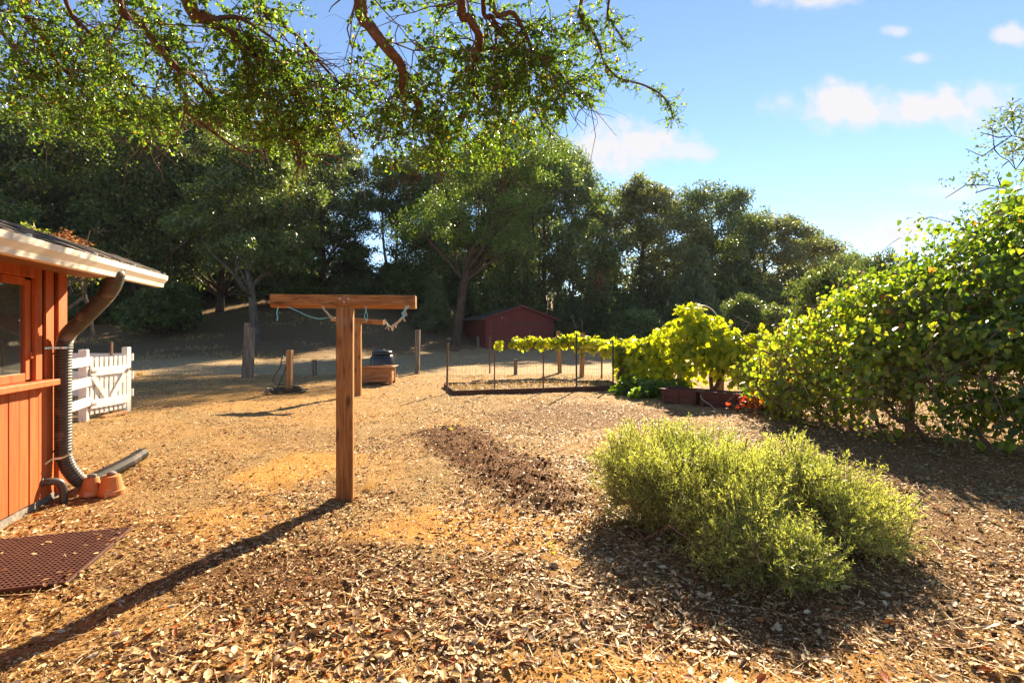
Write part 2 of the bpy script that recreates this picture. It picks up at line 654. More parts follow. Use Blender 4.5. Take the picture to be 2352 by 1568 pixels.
M['red_planter'] = surf('red_planter', [(.3, (.07, .022, .014)), (.6, (.14, .045, .028)), (.8, (.22, .085, .055))], 1.0, (2, 18, 18), 6, .7, .4, 1.5, .3, .7, vary=.1)
M['bed_board'] = surf('bed_board', [(.3, (.06, .028, .018)), (.6, (.13, .06, .035)), (.8, (.2, .11, .07))], 1.0, (2, 22, 22), 6, .8, .5, 1.5, .2, .7)
M['soil'] = surf('soil', [(.3, (.035, .02, .012)), (.7, (.10, .055, .03))], 30, rough=.95, bump=1, dist=.02)
M['bark'] = surf('bark', [(.3, (.035, .022, .015)), (.55, (.10, .062, .042)), (.8, (.19, .13, .095))], 1.0, (9, 9, 2.2), 7, .9, 1.0, 2.4, .15, .6, dist=.05)
M['grey_bark'] = surf('grey_bark', [(.3, (.05, .042, .034)), (.55, (.12, .10, .082)), (.8, (.22, .19, .16))], 1.0, (9, 9, 2.2), 7, .9, .9, 2.4, .15, .6, dist=.05)
M['limb_bark'] = surf('limb_bark', [(.3, (.07, .034, .022)), (.55, (.15, .075, .048)), (.8, (.25, .14, .10))], 14, (1, 1, 1), 7, .85, .8, 40, .2, .3, dist=.02)
M['stem'] = surf('stem', [(.3, (.09, .05, .03)), (.7, (.24, .15, .09))], 20, rough=.85, bump=.4)
M['vine_trunk'] = surf('vine_trunk', [(.3, (.05, .03, .02)), (.7, (.16, .095, .06))], 25, rough=.9, bump=.8)
M['blue_cord'] = surf('blue_cord', [(.3, (.16, .50, .58)), (.7, (.28, .66, .72))], 40, rough=.6, bump=.2)
M['pale_cord'] = surf('pale_cord', [(.3, (.45, .42, .33)), (.7, (.66, .62, .50))], 40, rough=.7, bump=.2)
M['peg_wood'] = surf('peg_wood', [(.3, (.5, .4, .26)), (.7, (.68, .58, .42))], 40, rough=.7, bump=.2)
M['hose'] = surf('hose', [(.3, (.03, .026, .02)), (.7, (.07, .06, .045))], 10, rough=.45, bump=.1)
M['pvc'] = surf('pvc', [(.3, (.58, .5, .36)), (.7, (.72, .64, .5))], 10, rough=.5, bump=.1)
M['curtain'] = surf('curtain', [(.3, (.62, .50, .34)), (.7, (.72, .60, .44))], 4, rough=.9)
M['room'] = surf('room', [(.3, (.08, .075, .06)), (.7, (.12, .11, .09))], 4, rough=.9)

OAKLEAF = [(0, (.030, .055, .010)), (.45, (.070, .115, .016)), (.8, (.12, .17, .022)), (.975, (.17, .19, .025)), (.99, (.36, .15, .02))]
M['oak_leaf'] = leafmat('oak_leaf', OAKLEAF, .52, 2.7, .32, .55, tint=(.95, 1.1, .5))
FAR = [(0, (.035, .055, .018)), (.5, (.080, .115, .032)), (.85, (.14, .17, .045)), (1, (.19, .19, .055))]
M['far_leaf'] = leafmat('far_leaf', FAR, .38, 2.4, .38, .5, vary=.22, tint=(1.0, 1.1, .5))
M['mid_leaf'] = leafmat('mid_leaf', [(0, (.04, .07, .016)), (.5, (.10, .15, .028)), (.9, (.17, .22, .04)), (1, (.22, .23, .05))], .42, 2.4, .45, .4, tint=(1, 1.12, .5))
M['far_leaf_olive'] = leafmat('far_leaf_olive', [(0, (.07, .085, .026)), (.6, (.15, .165, .05)), (1, (.22, .22, .08))], .38, 2.2, .4, .5, vary=.12, tint=(1, 1.05, .6))
M['pale_leaf'] = leafmat('pale_leaf', [(0, (.07, .10, .04)), (.6, (.13, .17, .07)), (1, (.19, .22, .09))], .34, 1.7, .45, .4)
M['glossy_leaf'] = leafmat('glossy_leaf', [(0, (.04, .07, .016)), (.6, (.09, .135, .026)), (1, (.20, .20, .05))], .36, 2.2, .25, .7)
M['bright_leaf'] = leafmat('bright_leaf', [(0, (.08, .12, .015)), (.6, (.17, .21, .03)), (.9, (.28, .27, .05)), (1, (.3, .12, .04))], .45, 1.8, .45, .4)
VINE = [(0, (.07, .12, .012)), (.3, (.20, .26, .018)), (.6, (.38, .40, .022)), (.94, (.50, .46, .03)), (.975, (.40, .18, .03)), (1, (.3, .05, .02))]
M['vine_leaf'] = leafmat('vine_leaf', VINE, .62, 2.0, .45, .4, tint=(1.15, 1.15, .35))
HEDGE = [(0, (.035, .070, .010)), (.45, (.10, .155, .014)), (.8, (.20, .24, .02)), (.96, (.32, .30, .03)), (.985, (.42, .12, .03))]
M['hedge_leaf'] = leafmat('hedge_leaf', HEDGE, .45, 2.6, .33, .5, tint=(1.1, 1.15, .4))
M['rosemary_leaf'] = leafmat('rosemary_leaf', [(0, (.17, .22, .06)), (.5, (.42, .47, .13)), (.85, (.58, .60, .18)), (1, (.66, .64, .26))], .46, 1.6, .42, .5, tint=(1.05, 1.05, .5))
M['red_leaf'] = leafmat('red_leaf', [(0, (.25, .02, .012)), (.6, (.42, .05, .02)), (1, (.5, .16, .03))], .5, 1.7, .5, .3, tint=(1, .8, .6))
M['brown_leaf'] = leafmat('brown_leaf', [(0, (.16, .055, .025)), (.6, (.28, .11, .05)), (1, (.36, .19, .09))], .35, 1.5, .6, .3)
LITTER = [(0, (.085, .036, .014)), (.22, (.22, .105, .038)), (.45, (.44, .27, .10)), (.68, (.62, .44, .21)), (.86, (.74, .60, .38)), (.90, (.42, .11, .025)), (.96, (.50, .18, .03)), (1, (.26, .06, .02))]
M['litter_leaf'] = leafmat('litter_leaf', LITTER, .16, 1.3, .55, .35, vary=.1, tint=(1, .85, .6))
M['straw'] = leafmat('straw', [(0, (.34, .20, .07)), (.5, (.54, .37, .14)), (1, (.68, .52, .25))], .25, 1.3, .6, .3, tint=(1, .9, .6))


def ground_material():
    m, nt, N, L = nodes('dry_ground')
    out = N.new("ShaderNodeOutputMaterial")
    b = N.new("ShaderNodeBsdfPrincipled")
    tc = N.new("ShaderNodeTexCoord")

    def noise(scale, detail=6, rough=.6):
        n = N.new("ShaderNodeTexNoise")
        n.inputs["Scale"].default_value = scale
        n.inputs["Detail"].default_value = detail
        n.inputs["Roughness"].default_value = rough
        L.new(tc.outputs["Object"], n.inputs["Vector"])
        return n.outputs[0]

    def ramp(f, stops):
        r = N.new("ShaderNodeValToRGB")
        set_ramp(r, stops)
        L.new(f, r.inputs[0])
        return r.outputs[0]

    def attr(nm):
        a = N.new("ShaderNodeAttribute")
        a.attribute_name = nm
        return a.outputs["Fac"]

    def mix(f, a, c):
        x = N.new("ShaderNodeMixRGB")
        L.new(f, x.inputs[0])
        L.new(a, x.inputs[1])
        L.new(c, x.inputs[2])
        return x.outputs[0]

    fine = noise(55, 8, .7)
    mid = noise(9, 6, .65)
    duff = mix(mid, ramp(fine, [(.34, (.085, .042, .016)), (.5, (.25, .145, .055)), (.66, (.48, .33, .15))]),
               ramp(fine, [(.34, (.13, .068, .025)), (.5, (.35, .22, .085)), (.68, (.58, .43, .22))]))
    ochre = ramp(noise(38, 8, .7), [(.32, (.26, .115, .026)), (.5, (.48, .24, .055)), (.68, (.62, .36, .11))])
    soil = ramp(noise(42, 8, .75), [(.3, (.042, .016, .006)), (.5, (.13, .055, .019)), (.7, (.27, .13, .048))])
    road = ramp(noise(16, 8, .7), [(.3, (.27, .18, .09)), (.5, (.40, .28, .15)), (.7, (.52, .39, .22))])
    hill = ramp(noise(12, 8, .75), [(.3, (.07, .040, .022)), (.5, (.17, .105, .055)), (.72, (.38, .27, .13))])
    c = mix(attr("bare"), duff, ochre)
    c = mix(attr("soil"), c, soil)
    c = mix(attr("road"), c, road)
    c = mix(attr("hill"), c, hill)
    L.new(c, b.inputs["Base Color"])
    b.inputs["Roughness"].default_value = .93
    b.inputs["Specular IOR Level"].default_value = .15
    bp = N.new("ShaderNodeBump")
    bp.inputs["Strength"].default_value = .9
    bp.inputs["Distance"].default_value = .018
    L.new(noise(70, 8, .75), bp.inputs["Height"])
    L.new(bp.outputs[0], b.inputs["Normal"])
    L.new(b.outputs[0], out.inputs[0])
    return m


M['ground'] = ground_material()


# ------------------------------------------------------------------ ground
def zones(x, y):
    md = mound_dist(x, y)
    n1 = fbm(x * 1.7, y * 1.7, 71, 4)
    n2 = fbm(x * .9, y * .9, 81, 4)
    soil = smooth(.66, .34, md + (n1 - .5) * .5)
    # mulched bed behind the mound, and patches of dark mould in the foreground
    for cx, cyy, rx, ry, s in ((1.2, 9.2, 1.9, 1.6, .75), (-1.15, 3.1, .85, .5, .95), (-.2, 3.2, .6, .3, .7), (1.0, 2.75, .9, .4, .7), (.2, 2.75, .5, .22, .6), (-2.3, 3.2, .5, .3, .5), (-3.0, 7.2, .7, .5, .3), (2.6, 3.9, 1.6, 1.6, .55), (4.2, 6, 1.6, 2.4, .6)):
        e = np.hypot((x - cx) / rx, (y - cyy) / ry)
        soil = np.maximum(soil, s * smooth(1.25, .55, e + (n1 - .5) * .9))
    bare = .25 * smooth(.45, .62, n2)
    for cx, cyy, rx, ry, s in ((.15, 3.3, .5, .2, .8), (1.25, 2.3, .6, .25, 1), (-.3, 3.95, 1.0, .5, 1), (-2.35, 5.7, .55, .8, 1), (.75, 2.2, .8, .38, 1), (-2.2, 4.0, .6, .5, .6), (-2.4, 2.55, 1.0, .5, .5), (-1.0, 2.3, .6, .25, .7),
                               (-5.5, 12, 2.5, 2.2, .6), (-1.5, 5.6, .5, .9, .35), (2.4, 2.3, .8, .4, .4), (-3.2, 9.3, 1.4, 1.2, .35)):
        e = np.hypot((x - cx) / rx, (y - cyy) / ry)
        bare = np.maximum(bare, s * smooth(1.3, .5, e + (n1 - .5) * 1.0))
    bare = bare * (1 - soil)
    road = smooth(17.0, 18.3, y + (n2 - .5) * 1.6)
    t = hill_t(x, y)
    hill = smooth(.2, 3.5, t + (n2 - .5) * 4)
    return soil, bare, road * (1 - hill), hill


def build_ground():
    xs = [0.0]
    while xs[-1] < 5.2:
        xs.append(xs[-1] + .032)
    st = .032
    while xs[-1] < 220:
        st *= 1.07
        xs.append(xs[-1] + st)
    xs = np.array([-a for a in xs[:0:-1]] + xs)
    ys = [1.2]
    while ys[-1] < 16:
        ys.append(ys[-1] * 1.0115)
    st = ys[-1] * .0115
    while ys[-1] < 330:
        st *= 1.035
        ys.append(ys[-1] + st)
    back = [1.2]
    st = .03
    while back[-1] > -60:
        back.append(back[-1] - st)
        st *= 1.12
    ys = np.array(back[:0:-1] + ys)
    X, Y = np.meshgrid(xs, ys)
    x, y = X.ravel(), Y.ravel()
    z = gz(x, y)
    nx, ny = len(xs), len(ys)
    i = (np.arange(ny - 1)[:, None] * nx + np.arange(nx - 1)[None, :]).ravel()
    quads = np.stack([i, i + 1, i + nx + 1, i + nx], 1)
    me = bpy.data.meshes.new("ground")
    me.vertices.add(len(x))
    me.vertices.foreach_set("co", np.stack([x, y, z], 1).astype(np.float32).ravel())
    me.loops.add(quads.size)
    me.loops.foreach_set("vertex_index", quads.ravel().astype(np.int32))
    me.polygons.add(len(quads))
    me.polygons.foreach_set("loop_start", (np.arange(len(quads)) * 4).astype(np.int32))
    try:
        me.polygons.foreach_set("loop_total", np.full(len(quads), 4, np.int32))
    except Exception:
        pass
    s, ba, ro, hi = zones(x, y)
    for nm, val in (("soil", s), ("bare", ba), ("road", ro), ("hill", hi)):
        a = me.attributes.new(nm, 'FLOAT', 'POINT')
        a.data.foreach_set("value", val.astype(np.float32))
    me.update(calc_edges=True)
    me.polygons.foreach_set("use_smooth", np.ones(len(quads), bool))
    me.materials.append(M['ground'])
    o = link("ground", me)
    return tag(o, "dry leaf strewn earth yard running to the wooded bank", None, None, "structure")


ground = build_ground()

# ------------------------------------------------------------------ house on the left
HC = Vector((-4.12, 4.70, 0))                         # far corner of the wall
HU = Vector((-.28, .96, 0)).normalized()              # along the wall, away from the eye
HN = Vector((HU.y, -HU.x, 0))                         # outwards
house = empty("house", HC, math.atan2(-HU.x, HU.y), "rust orange board clad house with cream gutter and shingle roof", "house")
# local axes of the house: x = outwards, y = away from the eye; the wall runs to -y


def build_house():
    LEN, DEP = 5.6, 4.0
    MB().box((-.06 - DEP / 2, -LEN + .30, 1.12), (DEP, .05, 2.2)).box((-.06 - DEP / 2, -.06, 1.12), (DEP, .05, 2.2)).box((-.05 - DEP, -LEN / 2, 1.12), (.05, LEN, 2.2)).build(
        "wall", M['orange_paint'], house)
    # front backing wall with an opening for the window (s = .56 .. 1.5, z = 1.14 .. 1.87)
    bk = MB()
    bk.box((-.05, -.25, 1.1), (.05, .62, 2.2))
    bk.box((-.05, -3.65, 1.1), (.05, 4.1, 2.2))
    bk.box((-.05, -1.08, .56), (.05, 1.04, 1.12))
    bk.box((-.05, -1.08, 2.05), (.05, 1.04, .30))
    bk.build("wall", M['dark_gap'], house)
    # foundation strip
    MB().box((-.035, -LEN / 2, .02), (.05, LEN, .09)).build("foundation", M['stone'], house)
    # planks: below the sill for s in .29.., full height near the corner
    s = .135
    w = .128
    while s < LEN - .2:
        z1 = 2.2
        if s + w > .36:
            z1 = 1.03
        off = .004 * random.uniform(-1, 1)
        pb = MB().box((0, 0, (z1 - .07) / 2), (.022, w - .007, z1 - .07))
        o = pb.build("plank", M['orange_paint'], house, bevel=.004)
        o.location = (-.012 + off + (.012 if z1 < 2 else 0), -(s + w / 2), .07)
        if s + w > 1.62:
            pass
        s += w
    # planks above the sill beyond the window, and short ones above the head
    s = 1.62
    while s < LEN - .2:
        o = MB().box((0, 0, .57), (.022, w - .007, 1.14)).build("plank", M['orange_paint'], house, bevel=.004)
        o.location = (-.012, -(s + w / 2), 1.065)
        s += w
    s = .39
    while s < 1.6:
        o = MB().box((0, 0, .08), (.022, w - .007, .16)).build("plank", M['orange_paint'], house, bevel=.004)
        o.location = (-.012, -(s + w / 2), 2.04)
        s += w
    MB().box((-.004, -.03, 1.1), (.03, .135, 2.14)).box((-.055, .045, 1.1), (.12, .03, 2.14)).build("corner_board", M['orange_paint'], house, bevel=.004)
    # window
    win = MB()
    for s0, s1, z0, z1 in ((.385, .475, 1.09, 2.03), (1.53, 1.62, 1.09, 2.03)):
        win.box((.016, -(s0 + s1) / 2, (z0 + z1) / 2), (.034, s1 - s0, z1 - z0))
    win.box((.016, -1.0025, 1.985), (.034, 1.052, .09))
    w_o = win.build("window", M['orange_paint'], house, bevel=.004)
    sash = MB()
    sash.box((-.012, -.522, 1.51), (.035, .07, .82)).box((-.012, -1.49, 1.51), (.035, .07, .82))
    sash.box((-.012, -1.006, 1.905), (.035, .895, .066)).box((-.012, -1.006, 1.122), (.035, .895, .07))
    sash.build("sash", M['orange_paint'], w_o, bevel=.004)
    MB().box((.05, -1.0, 1.058), (.115, 1.46, .052)).build("sill", M['orange_paint'], w_o, bevel=.006)
    lt = MB().box((.012, -.505, 1.30), (.018, .018, .055)).box((.024, -.515, 1.285), (.012, .03, .014))
    lt.build("latch", M['orange_paint'], w_o, bevel=.002)
    # glass pane
    m, nt, N, L = nodes('window_glass')
    out = N.new("ShaderNodeOutputMaterial")
    gl = N.new("ShaderNodeBsdfGlossy")
    gl.inputs["Roughness"].default_value = .02
    gl.inputs["Color"].default_value = (.85, .88, .85, 1)
    tr = N.new("ShaderNodeBsdfTransparent")
    tr.inputs["Color"].default_value = (.92, .95, .92, 1)
    fr = N.new("ShaderNodeFresnel")
    fr.inputs["IOR"].default_value = 1.75
    mx = N.new("ShaderNodeMixShader")
    ad = N.new('ShaderNodeMath')
    ad.operation = 'ADD'
    ad.inputs[1].default_value = .22
    L.new(fr.outputs[0], ad.inputs[0])
    L.new(ad.outputs[0], mx.inputs[0])
    L.new(tr.outputs[0], mx.inputs[1])
    L.new(gl.outputs[0], mx.inputs[2])
    df = N.new('ShaderNodeBsdfDiffuse')
    df.inputs['Color'].default_value = (.42, .40, .33, 1)
    m2 = N.new('ShaderNodeMixShader')
    m2.inputs[0].default_value = .12
    L.new(mx.outputs[0], m2.inputs[1])
    L.new(df.outputs[0], m2.inputs[2])
    L.new(m2.outputs[0], out.inputs[0])
    MB().box((-.018, -1.006, 1.513), (.005, .892, .712)).build("pane", m, w_o)
    for yc, wc in ((-.665, .085), (-1.36, .12)):
        MB().box((-.04, yc, 1.5), (.02, wc, .80)).build("curtain", M['curtain'], w_o)
    MB().box((-1.2, -1.0, 1.2), (.05, 3.4, 2.0)).build("back_wall", M['room'], house)
    # roof: slab rising away from the eave
    ex, ez, slope = .60, 2.085, .33
    roof = MB()
    poly = [(ex, ez - .03), (ex, ez - .008), (-4.6, ez - .008 + slope * (4.6 + ex)), (-4.6, ez - .03 + slope * (4.6 + ex))]
    roof.prism(poly, -LEN, .30)
    r_o = roof.build("roof", M['soffit'], house)
    sm = MB().box((0, 0, 0), (.42, .148, .016)).mesh("shingle", M['shingle'], .003)
    ang = math.atan(slope)
    for row in range(6):
        yy = .335 - (row % 2) * .07
        while yy > -4.6:
            o = link("shingle", sm, r_o)
            d_ = .17 + row * .15
            o.location = (ex + .035 - d_ * math.cos(ang), yy - .075, ez + .022 + d_ * math.sin(ang) + random.uniform(-.006, .008))
            o.rotation_euler = (random.uniform(-.02, .02), ang + R(4) + random.uniform(-.02, .02), random.uniform(-.02, .02))
            o.scale = (random.uniform(.95, 1.03), random.uniform(.8, 1.0), random.uniform(.8, 1.5))
            yy -= .15
    up = MB()
    poly2 = [(ex - 1.0, ez + .33 + .012), (ex - 1.0, ez + .33 + .034), (-4.6, ez + .034 + slope * (4.6 + ex)), (-4.6, ez + .012 + slope * (4.6 + ex))]
    up.prism(poly2, -LEN, .30).build("upper_shingles", M['shingle'], r_o)
    MB().box((ex - .01, -LEN / 2 + .15, ez - .075), (.03, LEN + .28, .10)).build("fascia", M['soffit'], house)
    # soffit underside
    MB().box((ex / 2 - .02, -LEN / 2 + .14, 2.03), (ex - .08, LEN + .24, .02)).build("eave_soffit", M['soffit'], house)
    # gutter, K profile, as a bent sheet with end caps
    prof = [(.012, .105), (.012, 0), (.075, 0), (.082, .035), (.115, .075), (.118, .118), (.104, .118), (.104, .105), (.112, .10), (.106, .078), (.074, .040), (.068, .006), (.018, .006), (.018, .105)]
    g = MB()
    n = len(prof)
    y0, y1 = -LEN, .36
    ox, oz = ex + .006, 1.945
    vs = [(ox + x, y0, oz + z) for x, z in prof] + [(ox + x, y1, oz + z) for x, z in prof]
    g.add(vs, [(i, i + n, (i + 1) % n + n, (i + 1) % n) for i in range(n)])
    cap = [(.012, 0), (.075, 0), (.082, .035), (.115, .075), (.118, .118), (.012, .112)]
    g.prism([(ox + x, oz + z) for x, z in cap], y1, y1 + .004)
    g_o = g.build("gutter", M['cream_paint'], house)
    for yb in (.28, -.42, -1.1, -1.9):
        MB().box((ox + .05, yb, oz + .132), (.12, .02, .006)).box((ox + .113, yb, oz + .128), (.012, .022, .02)).build("bracket", M['metal'], g_o)


build_house()


def HL(x, y, z):
    """house-local to world"""
    return HC + HN * x + HU * y + Vector((0, 0, z))


def spline(pts, n):
    pts = [Vector(p) for p in pts]
    out = []
    k = len(pts) - 1
    for i in range(n + 1):
        t = i / n * k
        a = min(int(t), k - 1)
        u = t - a
        p0 = pts[max(a - 1, 0)]
        p1, p2 = pts[a], pts[a + 1]
        p3 = pts[min(a + 2, k)]
        out.append(.5 * ((2 * p1) + (p2 - p0) * u + (2 * p0 - 5 * p1 + 4 * p2 - p3) * u * u + (3 * p1 - p0 - 3 * p2 + p3) * u ** 3))
    return out


def resample(pts, step):
    out, acc = [pts[0].copy()], 0.0
    for a, b in zip(pts, pts[1:]):
        seg = (b - a).length
        while acc + seg >= step:
            f = (step - acc) / seg
            a = a.lerp(b, f)
            out.append(a.copy())
            seg = (b - a).length
            acc = 0
        acc += seg
    out.append(pts[-1].copy())
    return out


def corrugated(pts, r, pitch=.026):
    p = resample(spline(pts, 160), pitch / 4)
    rad = [r * (1.0 + (-.03, .05, .09, .05)[i % 4]) for i in range(len(p))]
    return p, rad


def build_drain():
    d = empty("drainpipe", (-4.0, 4.57, 0), 0, "black corrugated drainpipe strapped to the orange corner under the gutter", "drainpipe")
    o0 = Vector(d.location)
    top = HL(.655, -.62, 1.95)
    path = [top + Vector((0, 0, .06)), top, HL(.55, -.50, 1.82), HL(.28, -.29, 1.60), HL(.11, -.17, 1.46), HL(.078, -.155, 1.32), HL(.075, -.155, 1.0), HL(.075, -.155, .6), HL(.08, -.15, .36),
            HL(.13, -.10, .19), HL(.16, .02, .085), HL(.15, .16, .066)]
    p, rad = corrugated(path, .058)
    MB().tube([q - o0 for q in p], rad, 18).build("pipe", M['black_plastic'], d, smooth_=False)
    p, rad = corrugated([HL(.15, .13, .070), HL(.17, .5, .066), HL(.18, .9, .064), HL(.17, 1.27, .068)], .063)
    MB().tube([q - o0 for q in p], rad, 18, cap=False).build("ground_pipe", M['black_plastic'], d)
    for z, tilt in ((1.352, .0), (.43, .05)):
        st = MB()
        ring = []
        for k in range(0, 13):
            a = -math.pi / 2 + math.pi * k / 12
            ring.append(HL(.075 + .066 * math.cos(a), -.155 + .066 * math.sin(a), z + tilt * math.sin(a)))
        ring = [HL(.006, -.30, z - tilt * 1.6), HL(.03, -.235, z - tilt)] + ring + [HL(.004, -.06, z + tilt)]
        vs, fs = [], []
        for q in ring:
            q = q - o0
            vs += [q + Vector((0, 0, -.009)), q + Vector((0, 0, .009))]
        for i in range(len(ring) - 1):
            fs.append((2 * i, 2 * i + 2, 2 * i + 3, 2 * i + 1))
        st.add(vs, fs)
        o = st.build("strap", M['metal'], d)
        so_ = o.modifiers.new("thick", 'SOLIDIFY')
        so_.thickness = .002
    # small vent elbow
    e = empty("vent_pipe", HL(.1, -.3, 0), 0, "short black elbow pipe curving from the orange wall into the soil", "pipe")
    o0 = Vector(e.location)
    pts = [HL(.0, -.33, .205), HL(.05, -.32, .205), HL(.10, -.29, .19), HL(.125, -.275, .14), HL(.13, -.27, .05), HL(.13, -.27, -.03)]
    q = spline(pts, 24)
    MB().tube([a - o0 for a in q], .031, 14).build("elbow", M['black_plastic'], e, smooth_=True)
    MB().tube([q[0] - o0, q[1] - o0, q[2] - o0], .038, 14).build("collar", M['black_plastic'], e, smooth_=True)


build_drain()


def stone_mesh(seed, s):
    bm = bmesh.new()
    bmesh.ops.create_icosphere(bm, subdivisions=2, radius=1)
    rr = np.random.default_rng(seed)
    ph = rr.uniform(0, 6, 6)
    for v in bm.verts:
        c = v.co
        k = 1 + .18 * math.sin(2.3 * c.x + ph[0]) + .15 * math.sin(3.1 * c.y + ph[1]) + .12 * math.sin(4.2 * c.z + ph[2])
        v.co = Vector((c.x * s[0], c.y * s[1], c.z * s[2])) * k
    me = bpy.data.meshes.new("stone")
    bm.to_mesh(me)
    bm.free()
    me.polygons.foreach_set("use_smooth", [True] * len(me.polygons))
    me.materials.append(M['stone'])
    return me


def pot(px, py, dia, h, label, tilt):
    g = G(px, py)
    p = empty("plant_pot", (g.x, g.y, .0), 0, label, "plant pot", "upturned clay pots")
    p.rotation_euler = (tilt, tilt * .4, 0)
    r = dia / 2
    MB().lathe([(r * 1.0, 0), (r, h * .26), (r * .93, h * .27), (r * .68, h * .97), (r * .64, h), (.012, h * 1.0)], 28).build("body", M['terracotta'], p, bevel=.003)
    MB().lathe([(r + .002, .004), (r + .004, h * .24), (r + .0005, h * .26)], 28).build("rim", M['terracotta'], p, bevel=.002)
    return p, g


p1, g1 = pot(209, 1138, .165, .165, "smaller chalk stained clay pot upturned beside the drainpipe", R(-5))
p2, g2 = pot(256, 1134, .205, .175, "larger clean clay pot upturned on the leaves", R(2))
for g, h, s, lab, seed in ((g1, .165, (.042, .034, .018), "small flat grey stone resting on the chalk stained clay pot", 3),
                           (g2, .175, (.040, .034, .022), "rough grey stone resting on the larger clean clay pot", 5)):
    o = link("stone", stone_mesh(seed, s))
    o.location = (g.x, g.y, h + s[2] * .8)
    tag(o, lab, "stone", "stones on upturned pots")


def build_mat():
    c = Vector((-3.153, 3.298, 0))
    d = empty("doormat", (c.x, c.y, .012), math.atan2(-HU.x, HU.y), "brown rubber lattice doormat scattered with dry leaves", "doormat")
    w, h = .86, .86
    m = MB()
    nx, ny = 30, 26
    for i in range(nx + 1):
        m.box((-w / 2 + w * i / nx, 0, .0145), (.012, h, .010))
    m.build("lattice", M['rubber'], d)["kind"] = "stuff"
    m = MB()
    for i in range(ny + 1):
        m.box((0, -h / 2 + h * i / ny, .016), (w, .012, .010))
    m.build("crossbars", M['rubber'], d)["kind"] = "stuff"
    b = MB()
    for s in (-1, 1):
        b.box((s * (w / 2 + .006), 0, .010), (.016, h + .03, .018))
        b.box((0, s * (h / 2 + .006), .010), (w, .016, .018))
    b.build("border", M['rubber'], d, bevel=.003)


build_mat()


# ------------------------------------------------------------------ white gate and fences
def build_gate():
    A, B = Vector((-7.16, 8.56, 0)), Vector((-7.17, 9.46, 0))
    f1 = empty("rail_fence", A, 0, "white three rail fence running from the house corner to the gate", "fence")
    dirv = Vector((.39, -.92, 0)).normalized()
    nrm = Vector((-dirv.y, dirv.x, 0)) * 1   # towards the eye side (right)
    if nrm.x < 0:
        nrm = -nrm
    MB().box((0, 0, .57), (.115, .115, 1.24), Matrix.Rotation(math.atan2(dirv.y, dirv.x) + math.pi / 2, 4, 'Z')).build("post", M['white_paint'], f1, bevel=.006)
    e2 = dirv * 2.3
    MB().box((e2.x, e2.y, .55), (.115, .115, 1.2)).build("post", M['white_paint'], f1, bevel=.006)
    for zt in (1.065, .727, .397):
        off = nrm * .076
        p = -dirv * .09 + off
        q = dirv * 2.4 + off
        MB().bar((p.x, p.y, zt - .072), (q.x, q.y, zt - .072), .034, .145).build("rail", M['white_paint'], f1, bevel=.005)
    g = empty("garden_gate", (A.x, (A.y + B.y) / 2, 0), 0, "white picket gate with V shaped braces between two posts", "gate")
    ln = B.y - A.y
    x0 = .06
    for zt, hh in ((.876, .135), (.335, .145)):
        MB().box((x0 + .016, .015, zt - hh / 2), (.030, ln - .06, hh)).build("gate_rail", M['white_paint'], g, bevel=.004)
    n = 8
    for i in range(n):
        y = -ln / 2 + .10 + (ln - .17) * i / (n - 1)
        MB().box((x0 - .012, y, .57), (.022, .062, .96)).build("picket", M['white_paint'], g, bevel=.003)
    for s in (-1, 1):
        MB().bar((x0 + .013, s * (ln / 2 - .09), .735), (x0 + .013, s * .055, .335), .024, .085, up=(0, 1, 0)).build("brace", M['white_paint'], g, bevel=.003)
    for y, z in ((-ln / 2 + .10, .81), (-ln / 2 + .10, .26)):
        MB().box((x0 + .036, y, z), (.008, .09, .028)).tube([(x0 + .04, y - .05, z - .03), (x0 + .04, y - .05, z + .03)], .007, 8).build("hinge", M['metal'], g)
    MB().box((x0 + .04, ln / 2 - .02, .80), (.03, .10, .02)).box((x0 + .055, ln / 2 - .0, .80), (.012, .02, .05)).build("latch", M['dark_metal'], g)
    ps = MB().box((.0, .06, .57), (.105, .105, 1.26)).build("gate_post", M['white_paint'], None, bevel=.006)
    ps.location = B
    tag(ps, "tall white post carrying the latch end of the picket gate", "post")
    st = MB().bar((-7.33, 9.36, -.05), (-7.32, 9.36, 1.30), .04, .03).build("metal_stake", M['dark_metal'])
    tag(st, "thin rusty metal stake standing just behind the picket gate", "stake")
    f2 = empty("rail_fence", (-7.3, 9.8, 0), 0, "shaded white three rail fence running behind the picket gate", "fence")
    for x in (-1.9, -3.9):
        MB().box((x, .06, .55), (.11, .11, 1.16)).build("post", M['white_paint'], f2, bevel=.006)
    for zt in (1.075, .73, .40):
        MB().bar((.06, -.01, zt - .072), (-4.0, .06, zt - .072), .032, .14).build("rail", M['white_paint'], f2, bevel=.005)
    b = MB().bar((-6.98, 8.72, .03), (-7.0, 9.28, .035), .09, .05).build("wood_offcut", M['tan_wood'], bevel=.004)
    tag(b, "loose tan timber offcut lying under the picket gate", "wood")


build_gate()


